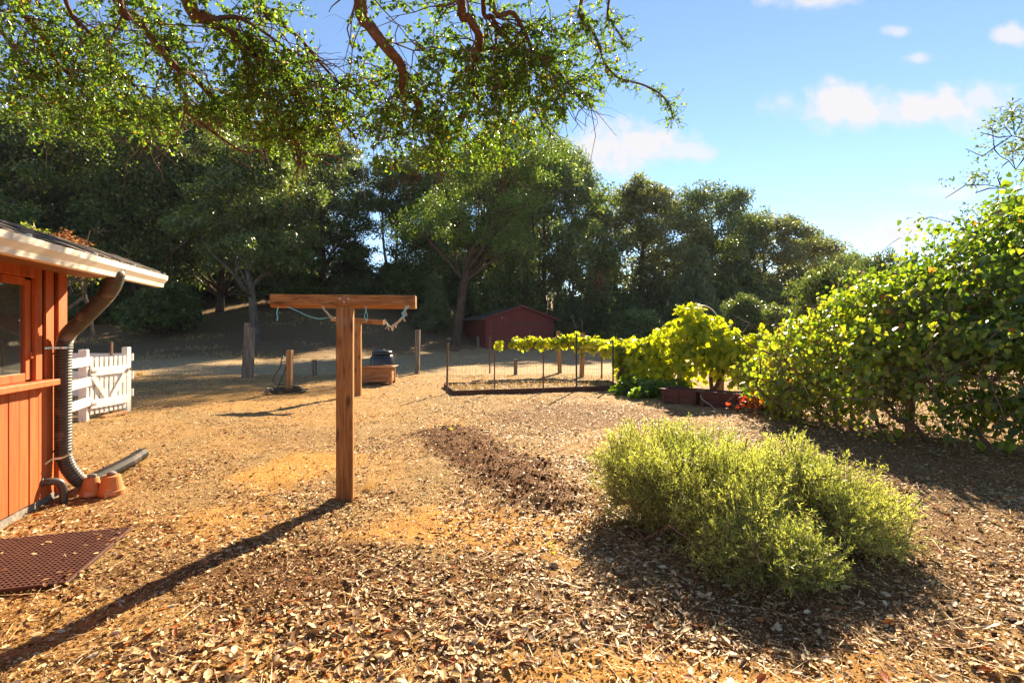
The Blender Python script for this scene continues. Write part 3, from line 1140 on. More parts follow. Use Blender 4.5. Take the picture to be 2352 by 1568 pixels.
# ------------------------------------------------------------------ clothesline posts
def t_post(px, py, h, sec, blen, yaw, byaw, tilt, label, bolts=True):
    g = G(px, py)
    t = empty("clothesline_post", (g.x, g.y + sec / 2, 0), 0, label, "post", "T shaped clothesline posts")
    MB().box((0, 0, (h - .05) / 2 - .05), (sec, sec, h - .05), Matrix.Rotation(yaw, 4, 'Z')).build("post", M['post_wood'], t, bevel=.006, seg=2)
    bh, bd = .113, .10
    MX = Matrix.Translation((0, 0, h)) @ Matrix.Rotation(byaw, 4, 'Z') @ Matrix.Rotation(tilt, 4, 'Y') @ Matrix.Rotation(R(90), 4, 'Z')
    prof = [(-.05, 0), (-.05 + .0, 0)]
    b = MB()
    # profile in (depth, z), extruded along the length; lower front edge chamfered
    d0 = -sec / 2 - .004
    poly = [(-d0 * -1, -.004)]
    poly = [(d0, 0), (d0, -bh + .028), (d0 + .022, -bh), (d0 + sec + .01, -bh), (d0 + sec + .01, 0)]
    b.prism(poly, -blen / 2, blen / 2, MX)
    bo = b.build("beam", M['beam_wood'], t, bevel=.005, seg=2)
    if bolts:
        for (lx, lz) in ((-.028, -.032), (.044, -.034), (.006, -.062)):
            c = Matrix.Translation((0, 0, h)) @ Matrix.Rotation(byaw, 4, 'Z')
            q = c @ Vector((lx, d0 - .003, lz))
            mb = MB()
            Mx = Matrix.Translation(q) @ Matrix.Rotation(R(90), 4, 'X')
            mb.lathe([(.0125, -.002), (.0115, .004), (.006, .008), (.001, .009)], 14, Mx)
            mb.build("bolt", M['metal'], t, smooth_=True)
    return t, g


T1, G1 = t_post(787, 1153, 1.816, .142, 1.245, R(12), R(5), R(.2), "large T shaped redwood clothesline post standing nearest in the yard")
T2, G2 = t_post(820, 908, 1.80, .15, 1.25, R(6), R(-4), R(4.0), "smaller looking T shaped clothesline post beside the cedar planter box", bolts=False)


def cord(name, pts, r, mat, label, group="cords tied to the near beam", twist=False, n=30):
    s = spline(pts, n)
    o0 = s[0].copy()
    m = MB()
    if twist:
        for ph in (0, 2.1, 4.2):
            m.tube([p - o0 + Vector((math.cos(i * .9 + ph), .3, math.sin(i * .9 + ph))) * r * 2.0 for i, p in enumerate(s)], r, 5)
    else:
        m.tube([p - o0 for p in s], r, 6)
    o = m.build(name, mat)
    o.location = o0
    return tag(o, label, "cord", group), s


def zb(px):   # underside of the near beam at pixel column px
    return W(px, 704, 4.43)


c_r, s_r = cord("cord", [zb(933), W(929, 716, 4.46), W(926, 726, 4.50), W(918, 737, 4.54), W(908, 743, 4.58), W(899, 750, 4.62), W(890, 746, 4.66), W(884, 734, 4.70)], .0032, M['pale_cord'],
                "sagging pale cord strung with clothes pegs under the right beam end", twist=True)
cord("cord", [zb(838), W(841, 714, 4.44), W(837, 724, 4.45), W(842, 737, 4.46), W(844, 724, 4.47), W(840, 712, 4.45), zb(842)], .0030, M['blue_cord'], "blue cord loop hanging under the beam just right of the near post")
cord("cord", [zb(741), W(746, 712, 4.45), W(752, 718, 4.47), W(758, 725, 4.5), W(765, 729, 4.52), W(763, 733, 4.53)], .0034, M['pale_cord'], "frayed pale cord hanging just left of the near post", twist=True)
cord("cord", [zb(660), W(685, 715, 4.46), W(712, 727, 4.5), W(735, 732, 4.52), W(755, 729, 4.55), W(770, 731, 4.6)], .0040, M['blue_cord'], "single blue cord sweeping from the left half of the beam")
cord("cord_end", [zb(640), W(637, 712, 4.43), W(636, 722, 4.43), W(638, 729, 4.42), W(636, 736, 4.42)], .0042, M['blue_cord'], "short cut blue cord dangling from the left beam end", group=None)
cord("cord_end", [zb(938), W(931, 712, 4.43), W(924, 720, 4.44), W(930, 724, 4.42), W(922, 731, 4.43)], .0032, M['blue_cord'], "knotted blue cord wrapped under the right beam end", group=None, twist=True)


def peg_mesh():
    return MB().box((0, .006, -.028), (.010, .007, .075)).box((0, -.006, -.028), (.010, .007, .075)).tube([(-.008, 0, -.014), (.008, 0, -.014)], .005, 6).mesh("clothes_peg", M['peg_wood'])


pm = peg_mesh()
for k, t in enumerate((.16, .19, .23, .30, .36, .42, .50, .55, .61, .67, .74, .80, .86)):
    i = int(t * 30)
    o = link("clothes_peg", pm)
    o.location = s_r[i] + Vector((random.uniform(-.01, .01), random.uniform(-.01, .01), 0))
    o.rotation_euler = (random.uniform(-.5, .5), random.uniform(-.9, .9), random.uniform(0, 3))
    o.scale = (.62, .62, .62)
    tag(o, "pale wooden clothes peg clipped on the sagging cord under the right beam end", "clothes peg", "clothes pegs on the sagging cord")


# ------------------------------------------------------------------ cedar planter, compost bin, hose
def build_planter():
    g = G(858, 884)
    p = empty("planter_box", (g.x - .02, g.y + .28, 0), R(2), "cedar planter box on short legs behind the second clothesline post", "planter")
    w, d, h = 1.02, .56, .50
    for sx in (-1, 1):
        for sy in (-1, 1):
            MB().box((sx * (w / 2 - .04), sy * (d / 2 - .04), h / 2 - .02), (.085, .085, h)).build("leg", M['planter_wood'], p, bevel=.005)
    for sy in (-1, 1):
        for i, z in enumerate((.15, .285, .42)):
            MB().box((0, sy * (d / 2 - .03), z), (w - .165, .028, .130)).build("plank", M['planter_wood'], p, bevel=.003)
    for sx in (-1, 1):
        for z in (.15, .285, .42):
            MB().box((sx * (w / 2 - .03), 0, z), (.028, d - .165, .130)).build("plank", M['planter_wood'], p, bevel=.003)
    r = MB()
    for sy in (-1, 1):
        r.box((0, sy * (d / 2), h + .002), (w + .14, .11, .025))
    for sx in (-1, 1):
        r.box((sx * (w / 2 + .012), 0, h + .003), (.11, d - .115, .025))
    r.build("rim", M['planter_wood'], p, bevel=.004)
    MB().box((0, 0, .36), (w - .1, d - .1, .02)).build("soil", M['soil'], p)


build_planter()


def build_bin():
    c = W(878, 860, 15.3)
    b = empty("compost_bin", (c.x, c.y, 0), 0, "black domed plastic compost bin with lid standing behind the cedar planter", "compost bin")
    prof = [(.40, -.02), (.39, .10), (.375, .32), (.372, .33), (.36, .56), (.335, .72), (.29, .79), (.275, .80)]
    MB().lathe(prof, 36).build("body", M['bin_plastic'], b, smooth_=True)
    MB().lathe([(.29, .805), (.30, .815), (.30, .86), (.28, .90), (.20, .925), (.05, .935), (.01, .936)], 36).build("lid", M['bin_plastic'], b, smooth_=True)
    MB().tube([(-.06, 0, .93), (-.04, 0, .955), (.04, 0, .955), (.06, 0, .93)], .013, 8).build("handle", M['bin_plastic'], b)
    MB().box((.03, -.372, .42), (.05, .03, .16)).build("hatch_catch", M['metal'], b, bevel=.004)


build_bin()


def wood_post(px, py, ptop, wpx, mat, label, lean=(0, 0), cat="post", name="fence_post", parent=None, d=None, group=None, round_=False):
    g = G(px, py) if d is None else Vector(((px - 1176) / F * d, d, 0))
    dd = g.y
    h = EYE - (ptop - 760) / F * dd
    w = wpx / F * dd
    m = MB()
    if round_:
        m.tube([(0, 0, -.15), (lean[0] * .5, lean[1] * .5, h * .5), (lean[0], lean[1], h)], w / 2, 10)
    else:
        m.bar((0, 0, -.15), (lean[0], lean[1], h), w, w, up=(0, 1, .01))
    o = m.build(name, mat, parent, bevel=.006)
    loc = Vector((g.x, g.y, 0))
    o.location = loc - (Vector(parent.location) if parent else Vector((0, 0, 0)))
    if parent is None:
        tag(o, label, cat, group)
    return o, g, h


def mesh_wire(name, pts, z0, z1, dx, dz, r, parent, sag=0.0):
    """welded wire along a polyline of ground points"""
    m = MB()
    o0 = Vector(parent.location)
    for a, b in zip(pts, pts[1:]):
        a, b = Vector(a), Vector(b)
        ln = (b - a).length
        n = max(1, int(ln / dx))
        for i in range(n + 1):
            t = i / n
            p = a.lerp(b, t)
            s = sag * math.sin(math.pi * t)
            za = hz(p.x, p.y) if p.y > 16 else 0
            m.tube([p - o0 + Vector((0, 0, za + z0)), p - o0 + Vector((0, 0, za + z1 - s))], r, 3, cap=False)
        nz = int((z1 - z0) / dz)
        for k in range(nz + 1):
            f = k / nz
            seg = []
            for i in range(9):
                t = i / 8
                p = a.lerp(b, t)
                za = hz(p.x, p.y) if p.y > 16 else 0
                seg.append(p - o0 + Vector((0, 0, za + z0 + (z1 - z0 - sag * math.sin(math.pi * t)) * f)))
            m.tube(seg, r * (1.6 if k in (0, nz) else 1.0), 3, cap=False)
    o = m.build(name, M['wire'], parent)
    o["kind"] = "stuff"
    return o


def build_back_fence():
    f = empty("wire_fence", (-9.0, 17.3, 0), 0, "low wire mesh fence on weathered posts crossing the back of the yard", "fence")
    for px, py, pt, w, mat, lean in ((562, 866, 741, 11, 'grey_wood', (.10, 0)), (573, 866, 752, 13, 'grey_wood', (.05, 0)), (958, 858, 757, 10, 'grey_wood', (.03, 0)), (722, 862, 826, 9, 'grey_wood', (0, 0)),
                                     (1184, 860, 825, 8, 'grey_wood', (0, 0)), (1286, 857, 760, 9, 'tan_wood', (-.06, 0)), (1336, 865, 764, 10, 'tan_wood', (.03, 0))):
        wood_post(px, py, pt, w, M[mat], "", lean, parent=f, name="post")
    for px, py, pt in ((1125, 857, 773), (1382, 868, 790)):
        wood_post(px, py, pt, 3.2, M['dark_metal'], "", parent=f, name="stake")
    pts = [G(573, 864), G(722, 862), G(830, 861), G(958, 858), G(1125, 857), G(1286, 857), G(1336, 864), G(1382, 868)]
    mesh_wire("wire_mesh", pts, .03, 1.0, .075, .12, .0019, f, .03)
    return f


build_back_fence()


def build_hose():
    o, g, h = wood_post(663, 901, 804, 12, M['tan_wood'], "tan tap post wrapped by a garden hose", (.03, 0), cat="post", name="tap_post")
    hs = empty("garden_hose", (g.x, g.y - .12, 0), 0, "black garden hose hung on the tap post and coiled at its foot", "hose")
    pts = []
    for i in range(150):
        a = i * .30
        rr = .40 + .07 * math.sin(i * .13) + .04 * math.sin(i * .71)
        pts.append(Vector((rr * math.cos(a), rr * .62 * math.sin(a), .02 + .0006 * i + .012 * math.sin(i * 1.1) + .012)))
    MB().tube(pts, .014, 6).build("coil", M['hose'], hs, smooth_=True)
    o0 = Vector(hs.location)
    q = [pts[-1], Vector((-.34, .05, .25)), Vector((-.20, .10, .62)), Vector((-.16, .12, .84)), Vector((-.06, .14, .88)), Vector((.08, .14, .95)), Vector((.07, .14, .7)), Vector((.06, .12, .35))]
    MB().tube(spline(q, 40), .013, 6).build("riser", M['hose'], hs, smooth_=True)
    q = [Vector((-.26, .0, .05)), Vector((-.10, .06, .45)), Vector((-.03, .10, .74)), Vector((-.02, .12, .80))]
    MB().tube(spline(q, 24), .013, 6).build("riser", M['hose'], hs, smooth_=True)
    MB().box((-.07, .13, .86), (.09, .03, .03)).tube([(-.11, .10, .86), (-.11, .10, .90)], .018, 8).build("tap", M['metal'], hs)


build_hose()


# ------------------------------------------------------------------ raised bed
def build_bed():
    FL, FR, BL, BR = G(1044, 908), G(1424, 895), G(1021, 889), G(1400, 883)
    b = empty("raised_bed", (FL.x, FL.y, 0), 0, "low timber edged raised bed filled with dry straw", "garden bed")
    o0 = Vector(b.location)

    def board(p, q, h):
        p, q = p - o0, q - o0
        MB().bar((p.x, p.y, h / 2 - .01), (q.x, q.y, h / 2 - .01), .045, h + .02).build("board", M['bed_board'], b, bevel=.004)
    mid = FL.lerp(FR, .62)
    board(FL, mid - (FR - FL).normalized() * .004, .115)
    board(mid, FR, .12)
    board(BL, BR, .125)
    board(FL + (BL - FL).normalized() * .03, BL - (BL - FL).normalized() * .03, .11)
    board(FR + (BR - FR).normalized() * .03, BR - (BR - FR).normalized() * .03, .11)
    n = 5200
    u, v = RNG.uniform(.01, .99, n), RNG.uniform(.05, .95, n)
    FLa, FRa, BLa, BRa = [np.array(q - o0) for q in (FL, FR, BL, BR)]
    P = (FLa * (1 - u[:, None]) + FRa * u[:, None]) * (1 - v[:, None]) + (BLa * (1 - u[:, None]) + BRa * u[:, None]) * v[:, None]
    P[:, 2] = .03 + RNG.uniform(0, .05, n)
    A = np.stack([RNG.normal(0, 1, n), RNG.normal(0, 1, n), RNG.normal(.15, .35, n)], 1)
    Nn = np.stack([RNG.normal(0, .4, n), RNG.normal(0, .4, n), np.ones(n)], 1)
    o = link("straw", leaf_mesh("straw", T_quad(), P, A, Nn, RNG.uniform(.06, .2, n), RNG.uniform(.008, .02, n), M['straw'], RNG.random(n)), b)
    o["kind"] = "stuff"
    sm = MB()
    q = [p - o0 for p in (FL, FR, BR, BL)]
    sm.add([(p.x, p.y, .035) for p in q], [(0, 1, 2, 3)])
    sm.build("soil", M['soil'], b)
    # stakes with wire mesh round the bed
    f = empty("bed_fence", (FL.x, FL.y + .05, 0), 0, "sagging wire mesh held on metal stakes in front of the straw bed", "fence")
    tops = []
    for px, pt, dd, w, mat in ((1026, 788, 12.25, 4.2, 'dark_metal'), (1136, 808, 12.35, 3, 'dark_metal'), (1248, 806, 12.5, 3.2, 'dark_metal'), (1324, 765, 12.75, 3.8, 'green_metal'), (1408, 781, 13.5, 3.4, 'green_metal')):
        wood_post(px, 0, pt, w, M[mat], "", (.03 if px < 1100 else 0, 0), parent=f, name="stake", d=dd)
        tops.append(Vector(((px - 1176) / F * dd, dd, 0)))
    mesh_wire("wire_mesh", tops, .10, 1.10, .075, .11, .0016, f, .035)
    o, _, _ = wood_post(1026, 0, 786, 7, M['tan_wood'], "", (.03, 0), parent=f, name="cap", d=12.22)
    o.scale = (1, 1, 1)
    bpy.data.objects.remove(o)


build_bed()


# ------------------------------------------------------------------ red trough planters, hoop
def build_troughs():
    a, b = Vector((3.13, 10.72, 0)), Vector((4.32, 9.75, 0))
    dv = (b - a).normalized()
    yaw = math.atan2(dv.y, dv.x)
    labs = ["weathered red trough planter on the far left of the pair under the vine", "weathered red trough planter with a pale cord draped over its rim"]
    for k in range(2):
        c = a + dv * (.36 + k * .80)
        nrm = Vector((-dv.y, dv.x, 0))
        c = c + nrm * .2
        p = empty("trough_planter", (c.x, c.y, 0), yaw, labs[k], "planter", "red trough planters")
        w, d, h = .72, .40, .29
        for sy in (-1, 1):
            for z in (.085, .215):
                MB().box((0, sy * d / 2, z), (w, .024, .126)).build("plank", M['red_planter'], p, bevel=.003)
        for sx in (-1, 1):
            for z in (.085, .215):
                MB().box((sx * (w / 2 - .012), 0, z), (.024, d - .026, .126)).build("plank", M['red_planter'], p, bevel=.003)
        for sx in (-1, 0, 1):
            MB().box((sx * (w / 2 - .06), -d / 2 - .022, .14), (.05, .02, .28)).build("batten", M['red_planter'], p, bevel=.003)
        r = MB()
        for sy in (-1, 1):
            r.box((0, sy * (d / 2 + .005), h + .004), (w + .07, .075, .022))
        for sx in (-1, 1):
            r.box((sx * (w / 2 - .0), 0, h + .003), (.065, d - .07, .022))
        r.build("rim", M['red_planter'], p, bevel=.003)
        MB().box((0, 0, .21), (w - .06, d - .06, .02)).build("soil", M['soil'], p)
    cord("loose_cord", [W(1608, 897, 10.35), W(1612, 915, 10.05), W(1632, 930, 9.9), W(1652, 946, 9.6), W(1690, 956, 9.0)], .006, M['pale_cord'], "pale loose cord drooping over the front of the red trough", group=None)
    # arched hoop above the vine
    pts = []
    for i in range(25):
        t = math.pi * i / 24
        pts.append(Vector((-.42 * math.cos(t), 0, 1.62 + .50 * math.sin(t))))
    pts = [Vector((-.44, 0, -.1)), Vector((-.43, 0, .9))] + pts + [Vector((.43, 0, .9)), Vector((.44, 0, -.1))]
    o = MB().tube(pts, .017, 8).build("pipe_hoop", M['pvc'], smooth_=True)
    o.location = W(1613, 760, 12.6) - Vector((0, 0, EYE))
    tag(o, "pale bent pipe hoop arching above the yellow green grapevine", "hoop")


build_troughs()


# ------------------------------------------------------------------ shed
def build_shed():
    c = Vector(((1115 - 1176) / F * 40, 40, 0))
    yaw = R(21)
    z0 = hz(c.x, c.y) - .05
    s = empty("red_shed", (c.x, c.y, z0), yaw, "dark red gabled shed with a louvred vent at the foot of the trees", "shed")
    w, ln, h, ap = 5.9, 6.4, 2.42, 3.40
    core = MB().prism([(.03, 0), (w - .03, 0), (w - .03, h - .03), (w / 2, ap - .04), (.03, h - .03)], .03, ln)
    core.build("wall", M['red_shed'], s)
    # vertical boards on the front and left side
    n = 20
    for i in range(n):
        x0, x1 = w * i / n, w * (i + 1) / n

        def top(x):
            return h + (ap - h) * (1 - abs(x - w / 2) / (w / 2)) - .06
        m = MB().prism([(x0 + .006, 0), (x1 - .006, 0), (x1 - .006, top(x1 - .006)), (x0 + .006, top(x0 + .006))], -.01, .025)
        m.build("board", M['red_shed'], s)
    for i in range(20):
        y0 = ln * i / 20
        MB().box((.012, y0 + ln / 40, h / 2 - .02), (.03, ln / 20 - .012, h - .06)).build("board", M['red_shed'], s)
    # sliding door across the front, with a rail
    d = MB()
    d.box((3.55, -.04, 1.0), (3.9, .04, 1.95))
    do = d.build("door", M['red_shed'], s, bevel=.01)
    for z in (.55, 1.0, 1.5):
        MB().box((3.55, -.068, z), (3.86, .016, .05)).build("batten", M['red_shed'], do)
    MB().box((3.5, -.07, 2.03), (4.3, .06, .07)).build("door_rail", M['dark_metal'], s)
    v = MB()
    v.box((w / 2 + .1, -.03, 2.82), (.56, .04, .50))
    vo = v.build("vent", M['red_shed'], s)
    for k in range(5):
        MB().box((w / 2 + .1, -.06, 2.63 + k * .095), (.46, .05, .03), None).build("louvre", M['red_shed'], vo)
    # roof slabs
    rf = MB()
    oh, th = .38, .07
    sl_ = (ap - h) / (w / 2)
    rf.prism([(-oh, h - oh * sl_), (w / 2, ap), (w / 2, ap + th), (-oh, h - oh * sl_ + th)], -.45, ln + .3)
    rf.prism([(w / 2 + .002, ap), (w + oh, h - oh * sl_), (w + oh, h - oh * sl_ + th), (w / 2 + .002, ap + th)], -.45, ln + .3)
    ro = rf.build("roof", M['shed_roof'], s)
    fm = MB()
    fm.bar((-oh, -.47, h - oh * sl_ + .01), (w / 2, -.47, ap + .01), .03, .14)
    fm.bar((w / 2, -.47, ap + .01), (w + oh, -.47, h - oh * sl_ + .01), .03, .14)
    fm.build("bargeboard", M['red_shed'], ro)
    MB().tube([(1.35, -.06, 2.5), (1.35, -.12, 2.46)], .04, 8).build("lamp", M['white_paint'], s)
    st = MB().box((0, 0, .5), (.22, .05, 1.0)).build("leaning_board", M['grey_wood'])
    st.location = (c.x - .55, c.y - .25, z0)
    st.rotation_euler = (R(-6), 0, yaw)
    tag(st, "pale grey board leaning at the left corner of the red shed", "board")


build_shed()


# ------------------------------------------------------------------ trees
def limb_path(a, b, n, wob, rr, sagz=0.0):
    a, b = Vector(a), Vector(b)
    out = []
    ln = (b - a).length
    o = Vector((0, 0, 0))
    for i in range(n + 1):
        t = i / n
        o = o + Vector(rr.normal(0, wob * ln / n, 3)) * (1 if 0 < i < n else 0)
        p = a.lerp(b, t) + o * math.sin(math.pi * t) + Vector((0, 0, sagz * math.sin(math.pi * t)))
        out.append(p)
    return out


def clump_leaves(rr, centers, radii, n, up=.35):
    """leaves through the outer half of overlapping lumps, each lump itself made of smaller sprays"""
    nb = len(centers)
    w = radii ** 2
    bi = rr.choice(nb, n, p=w / w.sum())
    ns = 16
    sd = unit(rr.normal(0, 1, (nb, ns, 3)))
    sd[:, :, 2] = np.abs(sd[:, :, 2]) * .9 + sd[:, :, 2] * .1
    sr = rr.uniform(.45, 1.0, (nb, ns, 1))
    sub = sd * sr
    si = rr.integers(0, ns, n)
    d = unit(rr.normal(0, 1, (n, 3)))
    q = sub[bi, si] + d * (rr.random((n, 1)) ** .45) * .38
    P = centers[bi] + q * radii[bi][:, None] * np.array((1, 1, .82))
    Nn = unit(q) * .6 + rr.normal(0, .6, (n, 3)) + np.array((0, 0, up))
    A = rr.normal(0, 1, (n, 3)) + np.array((0, 0, -.35))
    return P, A, Nn


def tree_model(seed, H, Rad, bare, nblob, nleaf, leaf, tr, lmat, bark, lean=(0, 0), shape='oak', sparse=1.0, trunk_pts=None, name="oak_tree"):
    """one tree of height H and crown radius Rad standing at the origin: root Empty > trunk, limb..., crown"""
    rr = np.random.default_rng(seed)
    root = empty(name, (0, 0, 0))
    if trunk_pts is None:
        trunk_pts = [Vector((0, 0, -.4)), Vector((0, 0, 0)), Vector((lean[0] * .3 + rr.normal(0, .15), lean[1] * .3, H * .2)), Vector((lean[0] * .7, lean[1] * .7, H * .45)), Vector((lean[0], lean[1], H * .78))]
    tp = spline(trunk_pts, 22)
    zt = [p.z for p in tp]
    rad = [tr * (1.45 if i < 2 else 1.0 + .25 * math.exp(-i / 2.0)) * (1 - .82 * (i / 22) ** 1.1) for i in range(23)]
    MB().tube(tp, rad, 10).build("trunk", bark, root, smooth_=True)
    top = tp[-1]
    cs, rs = [], []
    for k in range(nblob):
        f = (k + .5) / nblob
        a = k * 2.39996 + rr.uniform(-.4, .4)
        if shape == 'cone':
            z = bare + (H - bare) * f
            rad_ = Rad * (1.05 - f) * rr.uniform(.35, .8)
            r = Rad * (.20 + .32 * (1 - f))
        elif shape == 'bush':
            z = H * (.12 + .68 * f)
            rad_ = Rad * math.sqrt(max(.05, 1 - (f * .95) ** 2)) * rr.uniform(.35, .75)
            r = Rad * rr.uniform(.28, .46)
        else:
            z = bare + (H - bare) * (.08 + .84 * f)
            prof = math.sqrt(max(.05, 1 - ((f - .36) / .70) ** 2))
            rad_ = Rad * prof * rr.uniform(.25, .85)
            r = Rad * rr.uniform(.24, .42)
        c0 = tp[min(22, max(3, int(22 * min(1, z / max(.1, top.z)))))]
        cs.append((c0.x + rad_ * math.cos(a), c0.y + rad_ * math.sin(a), min(z, H - r * .7)))
        rs.append(r)
    cs, rs = np.array(cs), np.array(rs)
    lb = MB()
    for k in range(nblob):
        c = Vector(cs[k])
        hz_ = max(bare * .75, c.z - (Vector((c.x, c.y, 0)) - Vector((tp[10].x, tp[10].y, 0))).length * .9 - .4)
        i0 = int(np.argmin([abs(z - hz_) for z in zt]))
        p = limb_path(tp[i0], c, 6, .35, rr, .2)
        r0 = rad[i0] * .5
        lb.tube(p, [max(.012, r0 * (1 - .8 * i / 6)) for i in range(7)], 6)
        for q in range(4):
            e = c + Vector(rr.normal(0, .55 * rs[k], 3))
            lb.tube(limb_path(p[4 + q % 3], e, 3, .3, rr), [max(.01, r0 * .22), .02, .014, .008], 4)
    lo = lb.build("limbs", bark, root, smooth_=True)
    lo["kind"] = "stuff"
    P, A, Nn = clump_leaves(rr, cs, rs, nleaf)
    L = rr.uniform(.7, 1.35, nleaf) * leaf
    co = link("crown", leaf_mesh("crown", T_quad(), P, A, Nn, L, L * .55 * sparse, lmat, rr.random(nleaf)), root)
    co["kind"] = "stuff"
    return root


def place_tree(root, first, px, d, ytop, wpx, H, Rad, rz, label, cat, group, name=None, sink=0.0):
    t = root if first else dup(root)
    x = (px - 1176) / F * d
    z = hz(x, d) - sink
    want = EYE + (760 - ytop) / F * d - z
    sx = (wpx / F * d) / (2 * Rad)
    t.location = (x, d, z)
    t.scale = (sx, sx, want / H)
    t.rotation_euler = (0, 0, rz)
    if name:
        t.name = name
    tag(t, label, cat, group)
    return t


WOOD = "trees of the wooded bank behind the yard"
oakA = tree_model(101, 12, 5, 1.4, 34, 40000, .205, .30, M['far_leaf'], M['bark'])
oakB = tree_model(102, 12, 5, 2.0, 30, 36000, .19, .28, M['far_leaf'], M['bark'], lean=(.8, .3))
oakC = tree_model(103, 12, 5, 1.0, 38, 42000, .19, .33, M['far_leaf'], M['bark'], lean=(-.7, .4))
oakD = tree_model(104, 12, 5, .8, 34, 46000, .22, .33, M['far_leaf_olive'], M['bark'], lean=(.4, .0))
used = {}
forest = [
    ('A', -30, 33, 205, 460, 0.3, "dark oak rising behind the roof at the far left edge"),
    ('B', 165, 37, 225, 430, 1.9, "dark oak behind the house roof, second from the left edge"),
    ('C', 345, 36, 245, 420, 3.0, "broad dark oak above the white picket gate"),
    ('A', 505, 40, 290, 380, 4.1, "dark oak to the left of the grey trunked tree"),
    ('C', 745, 44, 325, 330, 2.2, "dark oak directly behind the near clothesline post"),
    ('C', 985, 48, 330, 270, 5.2, "dark oak left of the leaning trunk by the shed"),
    ('A', 1250, 47, 335, 320, 1.2, "tall dark oak rising right behind the red shed"),
    ('B', 1322, 52, 345, 190, 3.6, "narrow oak whose right side stands against the open sky"),
    ('D', 1470, 53, 418, 320, 0.7, "olive green oak with a rounded top, right of the shed"),
    ('C', 1635, 57, 428, 275, 1.7, "dark oak with a ragged open top against the sky"),
    ('D', 1765, 60, 490, 290, 2.8, "broad oak at the right end of the skyline trees"),
    ('A', 1865, 66, 537, 180, 0.2, "small far oak at the low end of the skyline"),
    ('B', 1935, 82, 580, 150, 4.4, "distant low oak just left of the vine hedge top"),
    ('D', 420, 62, 255, 380, 3.3, "far oak showing between the crowns above the gate"),
    ('B', 650, 60, 300, 330, 5.4, "far oak showing above the grey trunked tree"),
    ('D', 1120, 64, 330, 320, 0.9, "far oak filling the gap behind the leaning tree"),
    ('A', 215, 58, 235, 400, 5.9, "far oak showing above the house roof end"),
]
protos = {'A': oakA, 'B': oakB, 'C': oakC, 'D': oakD}
for k, px, d, yt, wpx, rz, lab in forest:
    place_tree(protos[k], k not in used, px, d, yt, wpx, 12, 5, rz, lab, "tree", WOOD)
    used[k] = 1

# trees with a trunk of their own in the picture
d4 = 30.5
x4 = (590 - 1176) / F * d4
z4 = hz(x4, d4)
H4 = EYE + (760 - 315) / F * d4 - z4
t4 = tree_model(111, H4, 4.4, 3.6, 28, 42000, .19, .36, M['far_leaf'], M['grey_bark'], trunk_pts=[Vector((0, 0, -.5)), Vector((0, 0, 0)), Vector((-.15, 0, 1.2)), Vector((-.45, .2, 3.2)), Vector((-.9, .5, 5.5)), Vector((-.6, .6, 8.6))])
t4.location = (x4, d4, z4)
tag(t4, "tree with a pale grey trunk behind the leaning pair of fence posts", "tree", WOOD)
d8 = 36.5
x8 = (1044 - 1176) / F * d8
z8 = hz(x8, d8)
H8 = EYE + (760 - 262) / F * d8 - z8
t8 = tree_model(112, H8, 5.4, 6.0, 36, 42000, .155, .40, M['mid_leaf'], M['bark'],
                trunk_pts=[Vector((-.1, 0, -.5)), Vector((0, 0, 0)), Vector((.35, 0, 2.6)), Vector((.75, 0, 5.2)), Vector((1.25, .1, 7.4)), Vector((2.3, .2, 9.6)), Vector((3.4, .4, 11.8)), Vector((4.2, .5, 13.6))])
t8.location = (x8, d8, z8)
tag(t8, "large oak with a dark leaning trunk beside the red shed", "tree", WOOD)
thin = tree_model(113, 12, 2.6, 6.2, 12, 7000, .17, .17, M['far_leaf'], M['grey_bark'], name="slender_tree")
place_tree(thin, True, 880, 45, 360, 190, 12, 2.6, .4, "slender tree with bare stems against a gap of sky", "tree", WOOD)
place_tree(thin, False, 912, 47, 375, 170, 12, 2.6, 2.4, "second slender bare stemmed tree, right of the first in the sky gap", "tree", WOOD)

